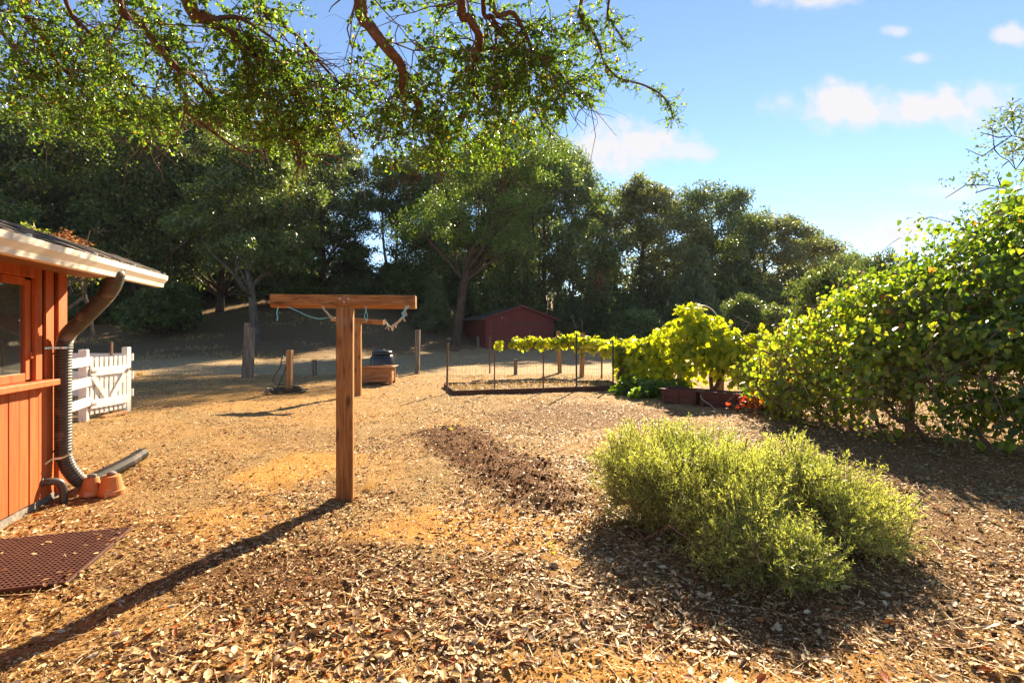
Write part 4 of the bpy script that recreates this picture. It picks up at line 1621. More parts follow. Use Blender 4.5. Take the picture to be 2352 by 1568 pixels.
# shrubs and small trees under and beside the wood
UND = "shrubs along the edge of the wood"
shr = tree_model(121, 4, 2.4, .2, 22, 24000, .17, .07, M['far_leaf'], M['bark'], shape='bush', name="shrub")
shp = tree_model(122, 5, 2.2, .3, 26, 22000, .16, .08, M['pale_leaf'], M['bark'], shape='cone', name="small_tree")
shg = tree_model(123, 4, 2.4, .2, 22, 24000, .12, .07, M['glossy_leaf'], M['bark'], shape='bush', name="shrub")
shc = tree_model(124, 6, 1.7, .3, 24, 20000, .16, .08, M['far_leaf'], M['bark'], shape='cone', name="small_tree")
u2 = set()
for k, px, d, yt, wpx, rz, lab in (
        ('p', 1604, 44, 566, 145, .3, "pale green small tree standing out before the dark oaks"),
        ('c', 1376, 40, 640, 110, 1.0, "dark conical small tree right of the red shed"),
        ('r', 1466, 39, 703, 170, 2.0, "low grey green shrub between conical tree and grapevine"),
        ('r', 1310, 44, 668, 140, 3.1, "dark shrub close behind the right shed wall"),
        ('g', 1706, 28, 664, 140, 1.1, "round glossy shrub behind the grapevine"),
        ('g', 1790, 26, 690, 140, 2.6, "glossy shrub between the round shrub and the vine hedge"),
        ('g', 1905, 20, 592, 230, 4.0, "green shrub mound rising behind the left end of the vine hedge"),
        ('g', 2025, 24, 562, 190, 5.1, "dark shrub top showing above the middle of the vine hedge"),
        ('r', 1560, 41, 690, 120, .6, "small dark shrub under the pale green tree"),
        ('r', 60, 39, 600, 260, .2, "dark understorey shrub behind the house roof"),
        ('r', 300, 42, 610, 240, 1.4, "dark understorey shrub behind the gutter end"),
        ('r', 480, 45, 600, 220, 2.9, "dark understorey shrub on the bank above the gate"),
        ('r', 670, 43, 610, 200, 3.8, "dark understorey shrub above the left beam end"),
        ('p', 812, 46, 560, 150, 5.0, "pale leafy sapling lit among the dark trees above the beam"),
        ('r', 930, 45, 600, 190, 4.6, "dark understorey shrub above the right beam end"),
        ('p', 1000, 41, 628, 100, 2.2, "light green sapling left of the leaning trunk"),
        ('p', 1098, 49, 590, 110, 1.5, "light green sapling right of the leaning trunk"),
        ('r', 20, 47, 540, 260, .8, "dark understorey shrub high on the bank at the left edge"),
        ('r', 210, 46, 560, 240, 5.2, "dark understorey shrub on the bank over the drainpipe top"),
        ('r', 560, 48, 585, 220, 1.7, "dark understorey shrub on the bank left of the grey trunk"),
        ('r', 390, 50, 560, 260, 3.3, "dark understorey shrub highest on the bank above the gate"),
        ('r', 640, 52, 560, 240, 2.4, "dark understorey shrub highest on the bank right of the grey trunk"),
        ('r', 1400, 50, 640, 200, 4.4, "dark shrub filling behind the conical small tree"),
        ('r', 1540, 52, 640, 200, .4, "dark shrub filling under the olive oak"),
        ('r', 1680, 54, 610, 220, 1.1, "dark shrub filling under the ragged topped oak"),
        ('r', 1800, 56, 640, 240, 2.9, "dark shrub filling under the broad right hand oak"),
        ('r', 375, 32, 640, 200, 1.9, "dark rounded shrub at the foot of the bank behind the gate"),
        ('r', 215, 35, 640, 150, 3.9, "dark shrub at the foot of the bank under the gutter"),
        ('r', 1035, 50, 580, 180, 2.5, "dark shrub filling the gap left of the leaning trunk"),
        ('r', 1180, 47, 610, 210, .9, "dark shrub mass directly behind the red shed roof")):
    pr, HH, RR = {'r': (shr, 4, 2.4), 'p': (shp, 5, 2.2), 'g': (shg, 4, 2.4), 'c': (shc, 6, 1.7)}[k]
    place_tree(pr, k not in u2, px, d, yt, wpx, HH, RR, rz, lab, "small tree" if k in 'pc' else "shrub", UND, sink=.1)
    u2.add(k)
# rusty tip of the conical tree
n = 260
c = W(1376, 648, 39.6)
tip = empty("dead_branch", c, 0, "rust brown dead tip above the dark conical small tree", "branch")
P = np.array(c)[None, :] + RNG.normal(0, 1, (n, 3)) * np.array((.28, .28, .55))
foliage(tip, "foliage", T_quad(), P, RNG.normal(0, 1, (n, 3)), RNG.normal(0, 1, (n, 3)), RNG.uniform(.12, .24, n), RNG.uniform(.05, .1, n), M['brown_leaf'], RNG.random(n))
MB().tube([(0, 0, -1.6), (.05, 0, 0), (0, .05, .8)], [.05, .03, .01], 6).build("stem", M['stem'], tip)

# sparse tree behind the right hedge
spt = tree_model(131, 8.4, 2.7, 3.5, 20, 5200, .10, .14, M['far_leaf'], M['bark'], name="sparse_tree")
spt.location = ((2400 - 1176) / F * 15, 15, 0)
tag(spt, "sparse dark twigged tree rising behind the hedge at the right edge", "tree")

# bush with dead branches behind the house roof
def house_bush():
    c = Vector(((105 - 1176) / F * 11.5, 11.5, 0))
    b = empty("roadside_bush", c, 0, "yellow green bush with dead brown branches peeping over the house roof", "bush")
    cs = np.array([(-.55, 0, 3.55), (-.2, .1, 3.35), (.15, 0, 3.15), (-.9, .2, 3.4), (-.5, .3, 2.9), (.1, .3, 2.7), (-1.1, .2, 2.9)])
    rs = np.array([.5, .5, .4, .5, .6, .6, .6])
    rr = np.random.default_rng(5)
    P, A, Nn = clump_leaves(rr, cs, rs, 5200)
    L = rr.uniform(.05, .09, len(P))
    foliage(b, "foliage", T_oval(), P + np.array(c), A, Nn, L, L * .8, M['bright_leaf'], rr.random(len(P)))
    P, A, Nn = clump_leaves(rr, np.array([(.75, -.1, 3.25), (.5, 0, 3.5), (1.0, 0, 3.05)]), np.array([.35, .3, .3]), 700)
    L = rr.uniform(.05, .1, len(P))
    foliage(b, "dead_foliage", T_oval(), P + np.array(c), A, Nn, L, L * .7, M['brown_leaf'], rr.random(len(P)))
    m = MB()
    for k in range(46):
        a = Vector((rr.uniform(-.3, .5), rr.uniform(-.2, .2), rr.uniform(2.2, 2.9)))
        e = a + Vector((rr.normal(.6, .6), rr.normal(0, .3), rr.normal(.65, .35)))
        m.tube(limb_path(a, e, 6, .5, rr), [.016, .014, .012, .010, .008, .006, .004], 5)
    for k in range(5):
        m.tube(limb_path((rr.normal(0, .1), 0, -.1), (rr.normal(0, .4), .1, 2.8), 5, .3, rr), .04, 6)
    m.build("branches", M['grey_bark'], b)["kind"] = "stuff"


house_bush()


# ------------------------------------------------------------------ overhanging oak
def overhang():
    rr = np.random.default_rng(77)
    T = Vector((1.2, -4.6, 0))
    tree = empty("overhanging_oak", T, 0, "great live oak whose leafy limbs hang across the top of the yard", "tree")
    MB().tube(spline([(0, 0, -.4), (0, 0, .1), (-.1, .1, 1.6), (.1, .3, 3.2), (0, .6, 4.6), (-.1, .8, 5.6)], 20), [.75 if i < 2 else .58 - .012 * i for i in range(21)], 16).build("trunk", M['limb_bark'], tree, smooth_=True)
    # (pixels from the top of the frame downwards, distance at first and last point, thickness in px at both ends)
    limbs = [
        ([(39, 0), (74, 47), (102, 90), (129, 141), (164, 176), (211, 219), (260, 250), (330, 290)], 6.4, 8.6, 16, 5),
        ([(270, 0), (309, 35), (351, 90), (406, 156), (441, 172), (484, 219), (527, 258), (598, 316)], 5.6, 7.8, 24, 9),
        ([(433, 0), (473, 39), (519, 70), (559, 98), (609, 129), (644, 168), (676, 211), (703, 230), (742, 246), (777, 270), (820, 320)], 5.4, 8.0, 34, 6),
        ([(826, 0), (850, 59), (891, 113), (919, 145), (926, 172), (926, 211), (958, 230), (962, 254), (956, 270), (962, 287), (989, 277), (1016, 273)], 5.2, 7.0, 31, 8),
        ([(1059, 0), (1079, 43), (1102, 86), (1098, 113), (1090, 145), (1079, 176), (1094, 211), (1100, 250)], 5.4, 6.9, 23, 7),
        ([(1110, 0), (1130, 39), (1149, 74), (1176, 102), (1196, 145), (1204, 184), (1223, 238), (1250, 290)], 5.6, 7.4, 13, 4),
        ([(1130, 0), (1180, 31), (1208, 82), (1227, 117), (1258, 141), (1282, 168), (1313, 199), (1350, 215)], 5.6, 7.3, 13, 4),
        ([(1336, 0), (1333, 39), (1360, 70), (1376, 105), (1391, 148), (1422, 180), (1477, 195), (1520, 219), (1540, 250), (1547, 273)], 5.6, 7.0, 9, 2.5),
        ([(1399, 0), (1407, 51), (1425, 82), (1440, 110)], 5.8, 6.5, 7, 2.5),
        ([(0, 60), (40, 110), (70, 180), (110, 240)], 6.8, 8.4, 10, 4),
        ([(150, 0), (200, 70), (260, 130), (310, 200), (380, 250), (430, 300)], 6.6, 8.6, 10, 4),
        ([(600, 0), (640, 50), (690, 90), (740, 150), (790, 200), (850, 240)], 5.8, 7.8, 12, 4),
    ]
    subs = [
        (1, [(406, 156), (408, 188), (426, 219), (426, 254), (469, 289), (512, 320), (559, 348), (600, 345)], 6.6, 7.9, 11, 4),
        (2, [(500, 60), (543, 40), (594, 66), (660, 113), (700, 130)], 5.7, 6.6, 12, 4),
        (2, [(609, 129), (660, 160), (700, 178), (740, 200)], 6.5, 7.2, 8, 3),
        (3, [(926, 200), (905, 220), (880, 260), (870, 300)], 6.4, 7.2, 6, 3),
        (4, [(1100, 105), (1125, 112), (1160, 120), (1200, 125)], 6.1, 6.5, 8, 3),
        (4, [(1079, 176), (1060, 215), (1070, 260), (1050, 310)], 6.6, 7.6, 6, 3),
        (2, [(560, 100), (566, 150), (600, 220), (640, 280), (690, 340), (760, 380)], 6.2, 8.0, 8, 3),
        (2, [(676, 211), (680, 260), (670, 300), (700, 370)], 7.0, 8.0, 6, 3),
    ]
    paths = []
    for pts, d0, d1, w0, w1 in limbs:
        n = len(pts)
        q = [W(x, y, d0 + (d1 - d0) * i / (n - 1)) for i, (x, y) in enumerate(pts)]
        # carry the limb back over the eye to the trunk
        a = q[0]
        back = [Vector((T.x * .9 + (a.x - T.x) * .12, T.y + .9, 5.2 + rr.uniform(-.5, .4))), Vector((T.x + (a.x - T.x) * .45, .2, max(5.9, a.z + 1.0))), Vector((T.x + (a.x - T.x) * .86, a.y - 1.7, a.z + .75))]
        path = spline(back, 12)[:-1] + spline(back[-1:] + q, 40)
        r0 = w0 / F * d0 / 2
        r1 = w1 / F * d1 / 2
        rad = [r0 * (1.9 - .9 * i / 12) for i in range(12)] + [r0 + (r1 - r0) * i / 40 for i in range(41)]
        MB().tube([p - T for p in path], rad, 9).build("limb", M['limb_bark'], tree, smooth_=True)
        paths.append((path[12:], r0, r1))
    for li, pts, d0, d1, w0, w1 in subs:
        n = len(pts)
        q = [W(x, y, d0 + (d1 - d0) * i / (n - 1)) for i, (x, y) in enumerate(pts)]
        pp = paths[li][0]
        q[0] = min(pp, key=lambda p: (p - q[0]).length)
        path = spline(q, 24)
        r0, r1 = w0 / F * d0 / 2, w1 / F * d1 / 2
        MB().tube([p - T for p in path], [r0 + (r1 - r0) * i / 24 for i in range(25)], 7).build("branch", M['limb_bark'], tree, smooth_=True)
        paths.append((path, r0, r1))
    # twigs: random thin shoots leaving the limbs, mostly hanging forward and down
    tw = MB()
    LP, LA, LN = [], [], []

    def allowed(p):
        for off in (.02, .66):
            t_ = ((p - HC).dot(HN) - off) / sun_dir.dot(HN)
            if t_ > 0:
                h_ = p - sun_dir * t_
                if -1.3 < (h_ - HC).dot(HU) < .6 and 1.05 < h_.z < 2.25:
                    return False
        if p.y < .8:
            return True
        px, py = 1176 + p.x / p.y * F, 760 - (p.z - EYE) / p.y * F
        if py > 425:
            return False
        if px > 1385:           # only the thin hanging spray reaches here
            return False
        if 725 < px < 800 and py < 170:
            return False
        if px < 420 and py > 330:
            return rr.random() < .25
        if 420 <= px < 800 and py > 250 + (px - 420) * .48:
            return rr.random() < .10
        if 800 <= px < 1300 and py > 395 - max(0, px - 1150) * .7:
            return False
        if px >= 1300 and py > 250:
            return False
        return True

    def spray(p0, d, ln, depth):
        n = 5
        pts = [p0]
        dirv = d.normalized()
        for i in range(n):
            e_ = rr.normal(0, .28, 3)
            e_[1] *= .5
            dirv = (dirv + Vector(e_) + Vector((0, 0, -.06))).normalized()
            pts.append(pts[-1] + dirv * ln / n)
        r = .0022 + .0042 * depth
        tw.tube([q - T for q in pts], [r * (1 - .14 * i) for i in range(n + 1)], 4, cap=False)
        if depth > 0:
            for _ in range(3 + int(rr.integers(0, 3))):
                i = int(rr.integers(1, n + 1))
                e_ = rr.normal(0, .75, 3)
                e_[1] *= .45
                nd = (dirv * .6 + Vector(e_) + Vector((0, 0, -.15)))
                if allowed(pts[i]):
                    spray(pts[i], nd, ln * rr.uniform(.4, .75), depth - 1)
        else:
            m = int(rr.integers(15, 25))
            for k in range(m):
                t = rr.uniform(.1, 1.0) * n
                i = min(int(t), n - 1)
                q = pts[i].lerp(pts[i + 1], t - i)
                if not allowed(q):
                    continue
                LP.append(q)
                LA.append(dirv * .5 + Vector(rr.normal(0, .8, 3)) + Vector((0, 0, -.2)))
                LN.append(Vector(rr.normal(0, .75, 3)) + Vector((0, 0, .7)))

    for k, (path, r0, r1) in enumerate(paths):
        n = len(path)
        right = k in (7, 8)
        cnt = {0: 44, 1: 42, 2: 38, 3: 25, 4: 18, 5: 25, 6: 28, 7: 0, 8: 0, 9: 28, 10: 42, 11: 27}.get(k, 13)
        for _ in range(int(cnt * .8)):
            i = int(rr.integers(0, n))
            p = path[i]
            a = path[min(i + 1, n - 1)] - path[max(i - 1, 0)]
            e_ = rr.normal(0, .7, 3)
            e_[1] *= .5
            d = a.normalized() * .5 + Vector(e_) + Vector((.05, .22, -.1))
            if allowed(p):
                spray(p, d, rr.uniform(.55, 1.15), 2)
    # the thin spray against the sky on the right
    for k in (7, 8):
        path = paths[k][0]
        for _ in range(170 if k == 7 else 70):
            i = int(rr.integers(2, len(path)))
            a = path[min(i + 1, len(path) - 1)] - path[max(i - 1, 0)]
            d = a.normalized() * .7 + Vector(rr.normal(0, .6, 3)) + Vector((0, 0, -.1))
            p0 = path[i]
            pts = [p0]
            dv = d.normalized()
            ln = rr.uniform(.10, .30)
            for s in range(4):
                dv = (dv + Vector(rr.normal(0, .3, 3))).normalized()
                pts.append(pts[-1] + dv * ln / 4)
            tw.tube([q - T for q in pts], .0026, 4, cap=False)
            for _k in range(5):
                q = pts[int(rr.integers(1, 5))]
                LP.append(q + Vector(rr.normal(0, .012, 3)))
                LA.append(dv * .6 + Vector(rr.normal(0, .8, 3)))
                LN.append(Vector(rr.normal(0, .8, 3)) + Vector((0, 0, .5)))
    tw.build("twigs", M['limb_bark'], tree)["kind"] = "stuff"
    P, A, Nn = np.array(LP), np.array(LA), np.array(LN)
    n = len(P)
    print("overhang leaves", n)
    L = rr.uniform(.028, .056, n)
    foliage(tree, "foliage", T_oval(), P, A, Nn, L, L * rr.uniform(.65, .9, n), M['oak_leaf'], rr.random(n), single=260)


overhang()


# ------------------------------------------------------------------ grapevine on the back fence
def blob_surface(rr, cs, rs, n, zmin=.02, squash=1.0):
    w = rs ** 2
    bi = rr.choice(len(cs), n, p=w / w.sum())
    d = unit(rr.normal(0, 1, (n, 3)))
    k = 1 - .45 * rr.random(n) ** 1.6
    bump_ = 1 + .22 * np.sin(d[:, 0] * 5 + bi) * np.sin(d[:, 1] * 6 + 2 * bi) + .15 * np.sin(d[:, 2] * 9 + bi)
    P = cs[bi] + d * (rs[bi] * k * bump_)[:, None] * np.array((1, 1, squash))
    keep = P[:, 2] > zmin
    return P[keep], d[keep], k[keep]


def grapevine():
    rr = np.random.default_rng(31)
    v = empty("grapevine", (3.0, 14.0, 0), 0, "sunlit yellow green grapevine trained along the back fence", "vine")
    o0 = Vector(v.location)
    line = [Vector((-.45, 17.0, 1.15)), Vector((.6, 17.2, 1.15)), Vector((1.7, 17.6, 1.18)), Vector((2.4, 16.6, 1.15)), Vector((2.9, 15.0, 1.05)), Vector((3.5, 13.6, 1.0))]
    st = spline(line, 60)
    m = MB()
    for off in (0, .08, -.06, -.12, -.20):
        m.tube([p - o0 + Vector((rr.normal(0, .03), rr.normal(0, .03), off + rr.normal(0, .03))) for p in st], [.010 + .016 * i / 60 for i in range(61)], 6)
    m.build("cane", M['vine_trunk'], v)
    tm = [
        [(3.05, 14.1, -.1), (2.95, 14.1, .3), (3.1, 14.0, .6), (3.0, 14.2, 1.0)],
        [(3.25, 13.6, -.1), (3.5, 13.5, .35), (3.8, 13.3, .6), (4.1, 13.0, .75), (4.35, 12.8, 1.2), (4.4, 12.6, 1.7)],
        [(4.75, 12.1, -.1), (4.7, 12.1, .5), (4.8, 12.0, 1.0), (4.65, 12.1, 1.6)],
        [(4.62, 12.0, -.1), (4.85, 11.9, .4), (5.0, 11.9, .8), (5.15, 11.8, 1.1)],
    ]
    for q in tm:
        s = spline(q, 20)
        MB().tube([p - o0 for p in s], [.055 - .0014 * i for i in range(21)], 8).build("stem", M['vine_trunk'], v, smooth_=True)
    cs, rs = [], []
    for i, p in enumerate(st):          # along the top wire
        f = i / 60
        cs.append((p.x + rr.normal(0, .05), p.y + rr.normal(0, .08), p.z - .04 + rr.normal(0, .07)))
        rs.append(rr.uniform(.05, .24) * (.7 + .6 * f))
        if f > .86:
            cs.append((p.x, p.y - .1, p.z - .35))
            rs.append(.30)
            cs.append((p.x, p.y - .1, p.z - .7))
            rs.append(.26)
    for c, r in (((3.5, 13.3, .9), .5), ((3.9, 12.9, 1.1), .5), ((4.25, 12.6, 1.45), .48), ((4.4, 12.4, 1.75), .36), ((4.75, 12.2, 1.35), .5), ((4.9, 11.9, .9), .5), ((4.3, 12.3, .75), .5), ((5.1, 11.7, 1.1), .42),
                 ((5.4, 11.5, .95), .36), ((5.75, 11.6, 1.32), .15), ((5.5, 11.6, 1.28), .18), ((4.05, 12.4, .35), .4), ((3.6, 12.6, .35), .4), ((3.2, 12.9, .3), .34), ((5.2, 11.2, .5), .4), ((5.0, 10.8, .35), .3), ((4.15, 12.55, 2.0), .14), ((4.42, 12.5, 2.08), .10)):
        cs.append(c)
        rs.append(r)
    n0_ = len(cs)
    for i in range(40):                  # leafy shoots standing out of the mass
        b0 = cs[int(rr.integers(34, n0_))]
        dv = Vector((rr.normal(0, .8), rr.normal(0, .5), rr.uniform(-.5, .45 if i % 3 else 1.0))).normalized() * (.45 if b0[1] > 14.6 else .8)
        for q in range(5):
            cs.append((b0[0] + dv.x * (.22 + .11 * q), b0[1] + dv.y * (.22 + .11 * q), b0[2] + dv.z * (.22 + .10 * q)))
            rs.append(.075 - .008 * q)
    cs, rs = np.array(cs, float), np.array(rs)
    P, d, k = blob_surface(rr, cs, rs, 8800)
    n = len(P)
    thin_ = rr.random(n) < np.where(P[:, 2] < .5, .55, 1.0)
    P, d = P[thin_], d[thin_]
    n = len(P)
    A = d * .4 + rr.normal(0, .5, (n, 3)) + np.array((0, 0, -.8))
    Nn = d * .7 + rr.normal(0, .5, (n, 3)) + np.array((0, -.1, .35))
    L = rr.uniform(.08, .17, n)
    rnd = np.clip(rr.beta(2.2, 1.8, n) * .95 + (rr.random(n) < .03) * .1, 0, 1)
    foliage(v, "foliage", T_grape(), P, A, Nn, L, L * .95, M['vine_leaf'], rnd, single=200)
    m = MB()
    for _ in range(130):
        i = int(rr.integers(0, len(cs)))
        a = Vector(cs[i])
        b = a + Vector(rr.normal(0, .35, 3))
        m.tube([p - o0 for p in limb_path(a, b, 4, .4, rr)], [.007, .006, .005, .004, .003], 4, cap=False)
    m.build("shoots", M['stem'], v)["kind"] = "stuff"
    for px, pt, d_, w in ((1653, 752, 12.2, 14), (1785, 750, 12.8, 13), (1560, 800, 12.9, 9)):
        x = (px - 1176) / F * d_
        o = MB().bar((0, 0, -.1), (.02, 0, EYE - (pt - 760) / F * d_), w / F * d_, w / F * d_, up=(0, 1, .01)).build("trellis_post", M['tan_wood'], bevel=.006)
        o.location = (x, d_, 0)
        tag(o, {1653: "brown trellis post wrapped by the tall part of the grapevine", 1785: "tan wooden post between the grapevine and the vine hedge", 1560: "short brown trellis post hidden among grapevine stems"}[px], "post", "posts of the vine trellis")
    w_ = MB()
    for z in (.75, .9, 1.05, 1.25):
        w_.tube([(4.75, 12.3, z), (5.6, 12.5, z + .02), (6.63, 12.75, z), (8.6, 13.0, z)], .005, 4)
    wo = w_.build("trellis_wire", M['dark_metal'])
    tag(wo, "dark fence wires stretched between trellis post and vine hedge", "wire")
    # low ivy-like growth at the foot of the vine
    g = empty("ground_ivy", (3.3, 11.8, 0), 0, "dark leafy ground growth left of the red troughs", "plant")
    cs = np.array([(2.75, 12.2, .0), (3.05, 11.9, .05), (3.4, 11.6, .05), (3.0, 11.5, 0), (2.8, 11.4, 0), (3.7, 11.4, .1), (4.5, 9.6, 0), (4.75, 9.2, 0)])
    P, d, k = blob_surface(rr, cs, np.array([.32, .34, .34, .3, .22, .3, .28, .3]), 3000)
    n = len(P)
    L = rr.uniform(.06, .11, n)
    foliage(g, "foliage", T_heart(), P, d + rr.normal(0, .6, (n, 3)) + np.array((0, 0, -.3)), d + rr.normal(0, .5, (n, 3)) + np.array((0, 0, .5)), L, L, M['hedge_leaf'], rr.random(n) * .6)
    rd = empty("red_creeper", (4.6, 9.35, 0), 0, "small scarlet leaved creeper at the foot of the vine hedge", "plant")
    P = np.array((4.65, 9.3, .18)) + rr.normal(0, 1, (170, 3)) * np.array((.30, .12, .09))
    n = len(P)
    L = rr.uniform(.05, .10, n)
    foliage(rd, "foliage", T_grape(), P, rr.normal(0, 1, (n, 3)), rr.normal(0, .6, (n, 3)) + np.array((0, -.2, .4)), L, L, M['red_leaf'], rr.random(n))


grapevine()


# ------------------------------------------------------------------ vine hedge on the right
def hedge():
    rr = np.random.default_rng(41)
    h = empty("vine_hedge", (5.6, 7.2, 0), 0, "tall tangled vine hedge filling the right side of the yard", "hedge")
    o0 = Vector(h.location)
    cs = np.array([(5.0, 9.2, .75), (5.35, 8.9, 1.05), (5.75, 8.5, 1.35), (6.1, 8.0, 1.45), (6.35, 7.5, 1.5), (6.6, 7.0, 1.72), (6.9, 6.6, 2.05), (7.3, 6.3, 2.35), (5.2, 7.8, .8), (5.6, 7.1, .9), (6.0, 6.5, 1.0),
                   (6.3, 6.0, 1.1), (6.7, 5.6, 1.2), (6.5, 8.6, 1.6), (7.2, 7.6, 2.1), (7.7, 6.8, 2.5), (4.65, 8.6, .5)], float)
    rs = np.array([.75, .85, .95, 1.08, 1.15, 1.2, 1.2, 1.2, .8, .95, .95, 1.0, 1.0, 1.0, 1.2, 1.2, .5])
    P, d, k = blob_surface(rr, cs, rs, 56000)
    n = len(P)
    # thinner towards the ground, where the tangle of stems shows
    keep = rr.random(n) < np.where(P[:, 2] < 1.15, .15 + .28 * (fbm(P[:, 0] * 1.6 + P[:, 1], P[:, 2] * 1.9, 3, 2) > .52) + .35 * smooth(.9, 1.2, P[:, 2]), 1.0)
    left = P[:, 0] < 5.1
    keep |= left & (rr.random(n) < .75)
    keep |= (P[:, 0] > 5.6) & (P[:, 2] < .9) & (fbm(P[:, 0] * 2 + P[:, 1], P[:, 2] * 2, 13, 2) > .5) & (rr.random(n) < .5)
    keep &= (rr.random(n) < smooth(.33, .47, fbm(P[:, 0] * 1.9 + P[:, 1] * .8, P[:, 2] * 2.1 + P[:, 1] * 1.1, 17, 2)))
    P, d = P[keep], d[keep]
    n = len(P)
    A = d * .45 + rr.normal(0, .45, (n, 3)) + np.array((0, 0, -.8))
    Nn = d * .8 + rr.normal(0, .45, (n, 3)) + np.array((0, -.1, .45))
    L = rr.uniform(.038, .082, n) * np.where(rr.random(n) < .2, 1.45, 1)
    bright = smooth(5.7, 4.8, P[:, 0])
    rnd = np.where(rr.random(n) < .012, .99, np.clip(rr.random(n) * .85 + bright * .32, 0, .95))
    foliage(h, "foliage", T_heart(), P, A, Nn, L, L * rr.uniform(.85, 1.1, n), M['hedge_leaf'], rnd, single=280)
    m = MB()
    for _ in range(1500):
        i = int(rr.integers(0, len(cs)))
        a = Vector(cs[i] + rr.normal(0, .55, 3) * rs[i])
        a.z = abs(a.z) * .75
        b = a + Vector((rr.normal(0, .45), rr.normal(0, .45), rr.normal(.15, .45)))
        b.z = max(.03, b.z)
        m.tube([p - o0 for p in limb_path(a, b, 4, .6, rr)], [.007, .006, .005, .004, .003], 4, cap=False)
    m.build("twigs", M['stem'], h)["kind"] = "stuff"
    for _ in range(16):
        i = int(rr.integers(0, len(cs)))
        a = Vector((cs[i][0] + rr.normal(0, .3), cs[i][1] + rr.normal(0, .3), -.1))
        b = Vector(cs[i]) + Vector(rr.normal(0, .4, 3))
        MB().tube([p - o0 for p in limb_path(a, b, 8, .35, rr)], [.035 - .003 * q for q in range(9)], 7).build("stem", M['stem'], h, smooth_=True)
    # long shoots against the sky
    m = MB()
    for px, py, d_, ex, ey in ((2080, 600, 7.6, 2100, 560), (2200, 520, 7.0, 2215, 480), (1800, 690, 8.6, 1775, 655), (2290, 440, 6.8, 2300, 400), (2150, 545, 7.3, 2140, 505)):
        m.tube([p - o0 for p in limb_path(W(px, py + 40, d_), W(ex, ey, d_), 5, .3, rr)], [.006, .005, .005, .004, .003, .002], 4)
    m.build("shoots", M['stem'], h)["kind"] = "stuff"
    o = MB().bar((0, 0, -.1), (.02, 0, 1.3), .085, .085, up=(0, 1, .01)).build("hedge_post", M['tan_wood'], bevel=.006)
    o.location = (5.55, 7.15, 0)
    tag(o, "weathered post half hidden among the vine hedge stems", "post")


hedge()


# ------------------------------------------------------------------ rosemary
def rosemary(cx, cyy, blobs, nsprig, label, seed):
    rr = np.random.default_rng(seed)
    r = empty("rosemary_bush", (cx, cyy, 0), 0, label, "shrub", "rosemary shrubs in the foreground")
    o0 = np.array((cx, cyy, 0.))
    cs = np.array([b[:3] for b in blobs], float)
    rs = np.array([b[3] for b in blobs], float)
    P0, d, k = blob_surface(rr, cs, rs, nsprig, .04)
    cl = fbm(P0[:, 0] * 5.5 + P0[:, 2] * 3.0, P0[:, 1] * 5.5 - P0[:, 2] * 4.0, seed + 3, 2)
    keep = rr.random(len(P0)) < smooth(.36, .50, cl) * np.where((P0[:, 2] < .25) & (P0[:, 1] < cyy + .1), .75, 1)
    P0, d = P0[keep], d[keep]
    st = MB()
    LP, LA, LN = [], [], []
    for i in range(len(P0)):
        up = np.array((0, 0, 1.0)) * rr.uniform(.1, 1.1)
        if P0[i, 2] < .4:
            up = np.array((0, 0, rr.uniform(-.5, .5)))
        dv = unit(d[i] * .8 + up + rr.normal(0, .35, 3))
        ln = rr.uniform(.10, .24)
        p = P0[i] - dv * ln * .6
        pts = [p]
        nn = 5
        for s in range(nn):
            dv = unit(dv + rr.normal(0, .13, 3) + np.array((0, 0, .06)))
            p = p + dv * ln / nn
            pts.append(p)
        st.tube([Vector(q - o0) for q in pts[::2] + pts[-1:]], [.0026, .002, .0014, .001], 3, cap=False)
        pa = np.array(pts)
        m = 24
        t = rr.random(m) * nn
        ii = np.minimum(t.astype(int), nn - 1)
        f = (t - ii)[:, None]
        q = pa[ii] * (1 - f) + pa[ii + 1] * f
        LP.append(q)
        side = rr.normal(0, 1, (m, 3))
        LA.append(dv[None, :] * .75 + unit(side) * .75)
        LN.append(rr.normal(0, 1, (m, 3)) + np.array((0, 0, .6)))
    st.build("stems", M['stem'], r)["kind"] = "stuff"
    P, A, Nn = np.concatenate(LP), np.concatenate(LA), np.concatenate(LN)
    n = len(P)
    L = rr.uniform(.014, .030, n)
    # stretches of yellower and greyer growth
    tone = fbm(P[:, 0] * 3, P[:, 1] * 3 + P[:, 2] * 3, seed, 3)
    foliage(r, "foliage", T_needle(), P, A, Nn, L, rr.uniform(.0030, .0052, n), M['rosemary_leaf'], np.clip(rr.random(n) * .6 + (tone - .3) * .9, 0, 1))
    m = MB()
    for _ in range(70):
        a = Vector((rr.normal(0, .18), rr.normal(0, .18), 0))
        i = int(rr.integers(0, len(cs)))
        b = Vector(cs[i] - o0 + rr.normal(0, .5, 3) * rs[i])
        b.z = max(.05, b.z)
        m.tube(limb_path(a, b, 5, .4, rr), [.011, .009, .008, .006, .005, .004], 5)
    m.build("branches", M['stem'], r)["kind"] = "stuff"


rosemary(1.35, 3.85, [(1.00, 4.25, .38, .30), (1.25, 4.35, .42, .30), (1.55, 4.2, .40, .32), (1.25, 3.85, .34, .36), (1.55, 3.65, .30, .38), (1.75, 3.9, .36, .32), (1.5, 3.3, .16, .30), (1.0, 3.95, .22, .28), (1.65, 3.15, .10, .22), (1.38, 3.45, .18, .26), (1.52, 2.98, .10, .26), (1.75, 3.05, .10, .24), (1.30, 3.15, .08, .20)],
         11500, "larger yellow green rosemary bush sprawling in the right foreground", 51)
rosemary(2.25, 3.75, [(2.15, 4.0, .32, .32), (2.35, 3.75, .26, .33), (2.05, 3.65, .24, .33), (2.5, 3.5, .16, .28), (2.2, 3.4, .16, .28), (2.62, 3.75, .16, .24)],
         6000, "smaller greyer rosemary bush behind the right end of the larger one", 52)


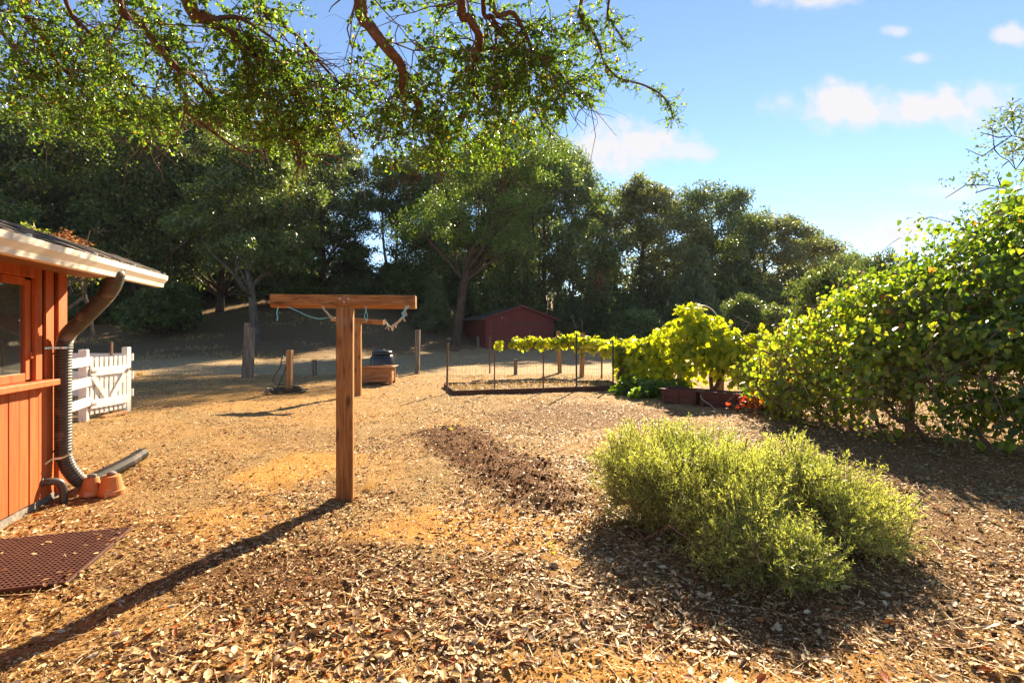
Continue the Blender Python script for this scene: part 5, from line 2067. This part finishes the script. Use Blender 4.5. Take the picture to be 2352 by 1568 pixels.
# ------------------------------------------------------------------ leaf litter, twigs, straw on the ground
def in_mat(x, y):
    dx, dy = x + 3.153, y - 3.298
    return (np.abs(dx * HN.x + dy * HN.y) < .45) & (np.abs(dx * HU.x + dy * HU.y) < .45)


def litter():
    rr = np.random.default_rng(61)

    def pts(n, dmin, dmax, power=1.0):
        y = dmin * (dmax / dmin) ** rr.random(n) if power == 1 else rr.uniform(dmin, dmax, n)
        x = rr.uniform(-1.08, 1.08, n) * y
        return x, y

    # density per square metre falls off with distance as 1/y^2 in log-sampling
    x, y = pts(150000, 1.9, 17.0)
    soil, bare, road, hill = zones(x, y)
    clump = fbm(x * 1.3, y * 1.3, 91, 4)
    hw = HC.x + (y - HC.y) * HU.x / HU.y       # wall line
    dens = np.clip((clump - .36) * 3.4, .10, 1) * (1 - .86 * np.clip(bare, 0, 1)) * (1 - .82 * np.clip(soil * (mound_dist(x, y) < .8), 0, 1)) * (1 - .35 * np.clip(soil, 0, 1)) * (.62 + .38 * smooth(3.5, 7, y))
    band = np.exp(-((mound_dist(x, y) - .85) / .35) ** 2) * (x > -.6)
    dens = np.clip(dens + .6 * band, 0, 1)
    keep = (rr.random(len(x)) < dens) & ~((x < hw + .02) & (y < 4.75))
    # not inside the raised bed or on the mat (a few remain)
    onmat = in_mat(x, y)
    keep &= ~(onmat & (rr.random(len(x)) < .80))
    keep &= ~((y > 11.8) & (y < 14.2) & (x > -1.7) & (x < 2.8))
    x, y = x[keep], y[keep]
    n = len(x)
    z = gz(x, y) + rr.uniform(.002, .014, n)
    onmat = in_mat(x, y)
    z = np.where(onmat, .038, z)
    P = np.stack([x, y, z], 1)
    a = rr.uniform(0, 6.283, n)
    A = np.stack([np.cos(a), np.sin(a), rr.normal(0, .18, n)], 1)
    Nn = np.stack([rr.normal(0, .38, n), rr.normal(0, .38, n), np.where(rr.random(n) < .5, 1., -1.)], 1)
    near = np.clip(y, 1.9, 17)
    L = rr.uniform(.018, .050, n) * (1 + .25 * smooth(6, 16, y)) * (1 + .25 * smooth(3.4, 2.2, y))
    L = L * np.where(rr.random(n) < .06, 1.35, 1)
    Wd = L * rr.uniform(.42, .85, n)
    patch = fbm(x * 1.1, y * 1.1, 95, 3)
    rnd = np.clip(rr.random(n) * .95 + (patch - .5) * .25, 0, .999)
    order = np.argsort(y / L * np.where(np.abs(x) < y, 1, 9))
    big, rest = order[:300], order[300:]
    leaf_parts("fallen_leaf", T_curl(), P[big], A[big], Nn[big], L[big], Wd[big], M['litter_leaf'], rnd[big], ground)
    o = link("leaf_litter", leaf_mesh("leaf_litter", T_curl(), P[rest], A[rest], Nn[rest], L[rest], Wd[rest], M['litter_leaf'], rnd[rest]))
    tag(o, "pale dry oak leaves scattered thickly over the yard", "leaf litter", None, "stuff")
    print("litter", n)
    # crumbs and chips
    x, y = pts(190000, 1.9, 16.0)
    soil, bare, road, hill = zones(x, y)
    hw = HC.x + (y - HC.y) * HU.x / HU.y
    keep = (rr.random(len(x)) < 1 - .62 * bare) & ~((x < hw) & (y < 4.75))
    keep &= ~in_mat(x, y)
    x, y = x[keep], y[keep]
    n = len(x)
    P = np.stack([x, y, gz(x, y) + .004], 1)
    a = rr.uniform(0, 6.283, n)
    A = np.stack([np.cos(a), np.sin(a), rr.normal(0, .3, n)], 1)
    Nn = np.stack([rr.normal(0, .7, n), rr.normal(0, .7, n), np.ones(n)], 1)
    L = rr.uniform(.008, .024, n) * (1 + .5 * smooth(5, 12, y))
    o = link("leaf_crumbs", leaf_mesh("leaf_crumbs", T_quad(), P, A, Nn, L, L * rr.uniform(.25, .7, n), M['litter_leaf'], rr.random(n) * .9))
    tag(o, "crumbled leaf fragments and chips between the fallen leaves", "debris", None, "stuff")
    # thin dry twigs and stalks
    x, y = pts(5200, 1.9, 11.0)
    n = len(x)
    P = np.stack([x, y, gz(x, y) + .012], 1)
    a = rr.uniform(0, 6.283, n)
    A = np.stack([np.cos(a), np.sin(a), rr.normal(0, .08, n)], 1)
    Nn = np.stack([rr.normal(0, .4, n), rr.normal(0, .4, n), np.ones(n)], 1)
    keep = ~((x < HC.x + (y - HC.y) * HU.x / HU.y + .1) & (y < 4.8))
    P, A, Nn = P[keep], A[keep], Nn[keep]
    n = len(P)
    o = link("twig_litter", leaf_mesh("twig_litter", T_needle(), P, A, Nn, rr.uniform(.05, .2, n), rr.uniform(.003, .006, n), M['litter_leaf'], rr.random(n) * .8))
    tag(o, "thin dry stalks lying among the fallen leaves", "debris", None, "stuff")
    # dry grass on the bank and along the fence
    nn = 26000
    x = rr.uniform(-26, 9, nn)
    y = rr.uniform(15.5, 40, nn)
    g = fbm(x * .35, y * .5, 97, 3)
    keep = (rr.random(nn) < smooth(.47, .66, g) * (.35 + .65 * (hill_t(x, y) > .2)))
    keep &= ~((x > -6) & (x < 12) & (y > 37))
    x, y = x[keep], y[keep]
    n = len(x)
    P = np.stack([x, y, gz(x, y) - .01], 1)
    A = np.stack([rr.normal(0, .5, n), rr.normal(0, .5, n), np.ones(n)], 1)
    Nn = np.stack([rr.normal(0, 1, n), rr.normal(0, 1, n), np.zeros(n) + .1], 1)
    o = link("dry_grass", leaf_mesh("dry_grass", T_needle(), P, A, Nn, rr.uniform(.08, .24, n), rr.uniform(.012, .03, n), M['straw'], rr.random(n)))
    tag(o, "sparse golden dry grass on the bank behind the fence", "grass", None, "stuff")


litter()


def clods():
    rr = np.random.default_rng(67)
    n = 90000
    y = 1.9 * (11 / 1.9) ** rr.random(n)
    x = rr.uniform(-1.05, 1.05, n) * y
    s_, b_, r_, h_ = zones(x, y)
    keep = rr.random(n) < np.clip(s_ * .55 * (1 + .8 * (mound_dist(x, y) < .6)), .015, 1)
    keep &= ~((x < HC.x + (y - HC.y) * HU.x / HU.y + .1) & (y < 4.8)) & ~in_mat(x, y)
    x, y = x[keep], y[keep]
    n = len(x)
    r = rr.uniform(.0035, .010, n) * (1 + 1.2 * (rr.random(n) < .08)) * (1 + .35 * (mound_dist(x, y) < .6))
    P = np.stack([x, y, gz(x, y) + r * .3], 1)
    A = rr.normal(0, 1, (n, 3))
    Nn = rr.normal(0, 1, (n, 3))
    v = np.array([(1, 0, 0), (-.8, .2, 0), (0, 1, .1), (.1, -.9, 0), (0, .1, .8), (.1, 0, -.9)])
    f = [(0, 2, 4), (2, 1, 4), (1, 3, 4), (3, 0, 4), (2, 0, 5), (1, 2, 5), (3, 1, 5), (0, 3, 5)]
    m = leafmat('soil_clod', [(0, (.08, .033, .012)), (.5, (.19, .088, .033)), (.85, (.32, .17, .07)), (1, (.46, .29, .14))], .0, 1, .95, .1)
    o = link("soil_clods", leaf_mesh("soil_clods", (v, f), P, A, Nn, r, r, m, rr.random(n)))
    tag(o, "crumbly dark soil clods on the dug strip and mulch patches", "soil", None, "stuff")


clods()


def tuft(px, py, n, h, mat, label, name, cat):
    g = G(px, py)
    rr = np.random.default_rng(int(px))
    t = empty(name, (g.x, g.y, 0), 0, label, cat)
    P = np.array((g.x, g.y, 0.0)) + rr.normal(0, 1, (n, 3)) * np.array((.05, .04, 0))
    A = rr.normal(0, .6, (n, 3)) + np.array((0, 0, .9))
    L = rr.uniform(.4, 1, n) * h
    foliage(t, "blades", T_needle(), P, A, rr.normal(0, 1, (n, 3)), L, L * .06, mat, rr.random(n))


tuft(848, 1122, 110, .10, M['straw'], "small tuft of dry straw coloured grass right of the near post", "grass_tuft", "grass")
tuft(320, 862, 140, .22, M['straw'], "golden dry grass tuft right of the picket gate", "grass_tuft", "grass")


def sprout(px, py, label):
    g = G(px, py)
    rr = np.random.default_rng(int(px))
    t = empty("seedling", (g.x, g.y, 0), 0, label, "plant")
    MB().tube([(0, 0, 0), (.005, 0, .05), (0, .004, .09)], .002, 5).build("stem", M['stem'], t)
    P = np.zeros((7, 3))
    P[:, 2] = np.linspace(.03, .09, 7)
    A = rr.normal(0, 1, (7, 3)) * np.array((1, 1, .3)) + np.array((0, 0, .2))
    L = rr.uniform(.028, .045, 7)
    leaf_parts("leaf", T_oval(), P, A, np.tile((0, 0, 1.), (7, 1)) + rr.normal(0, .4, (7, 3)), L, L * .7, M['vine_leaf'], rr.random(7) * .5 + .4, t)


sprout(1266, 1278, "tiny yellow green seedling in the open foreground litter")
sprout(1036, 994, "tiny bright green seedling on the dark soil mound")
st = link("stone", stone_mesh(9, (.028, .024, .019)))
st.data.materials[0] = surf('brown_stone', [(.3, (.22, .13, .07)), (.7, (.42, .28, .17))], 18, rough=.8, bump=.4)
g = G(1271, 1300)
st.location = (g.x, g.y, float(gz(g.x, g.y)) + .016)
tag(st, "small round brown stone on the earth below the seedling", "stone")


# ------------------------------------------------------------------ haze
def haze():
    m, nt, N, L = nodes('haze')
    out = N.new("ShaderNodeOutputMaterial")
    v = N.new("ShaderNodeVolumePrincipled")
    v.inputs["Color"].default_value = (.72, .84, 1.0, 1)
    v.inputs["Density"].default_value = 0.0002
    v.inputs["Anisotropy"].default_value = .1
    L.new(v.outputs[0], out.inputs["Volume"])
    o = MB().box((0, 130, 14.5), (470, 420, 33)).build("haze", m)
    tag(o, "thin bluish air haze softening the wooded bank", "haze", None, "stuff")


haze()
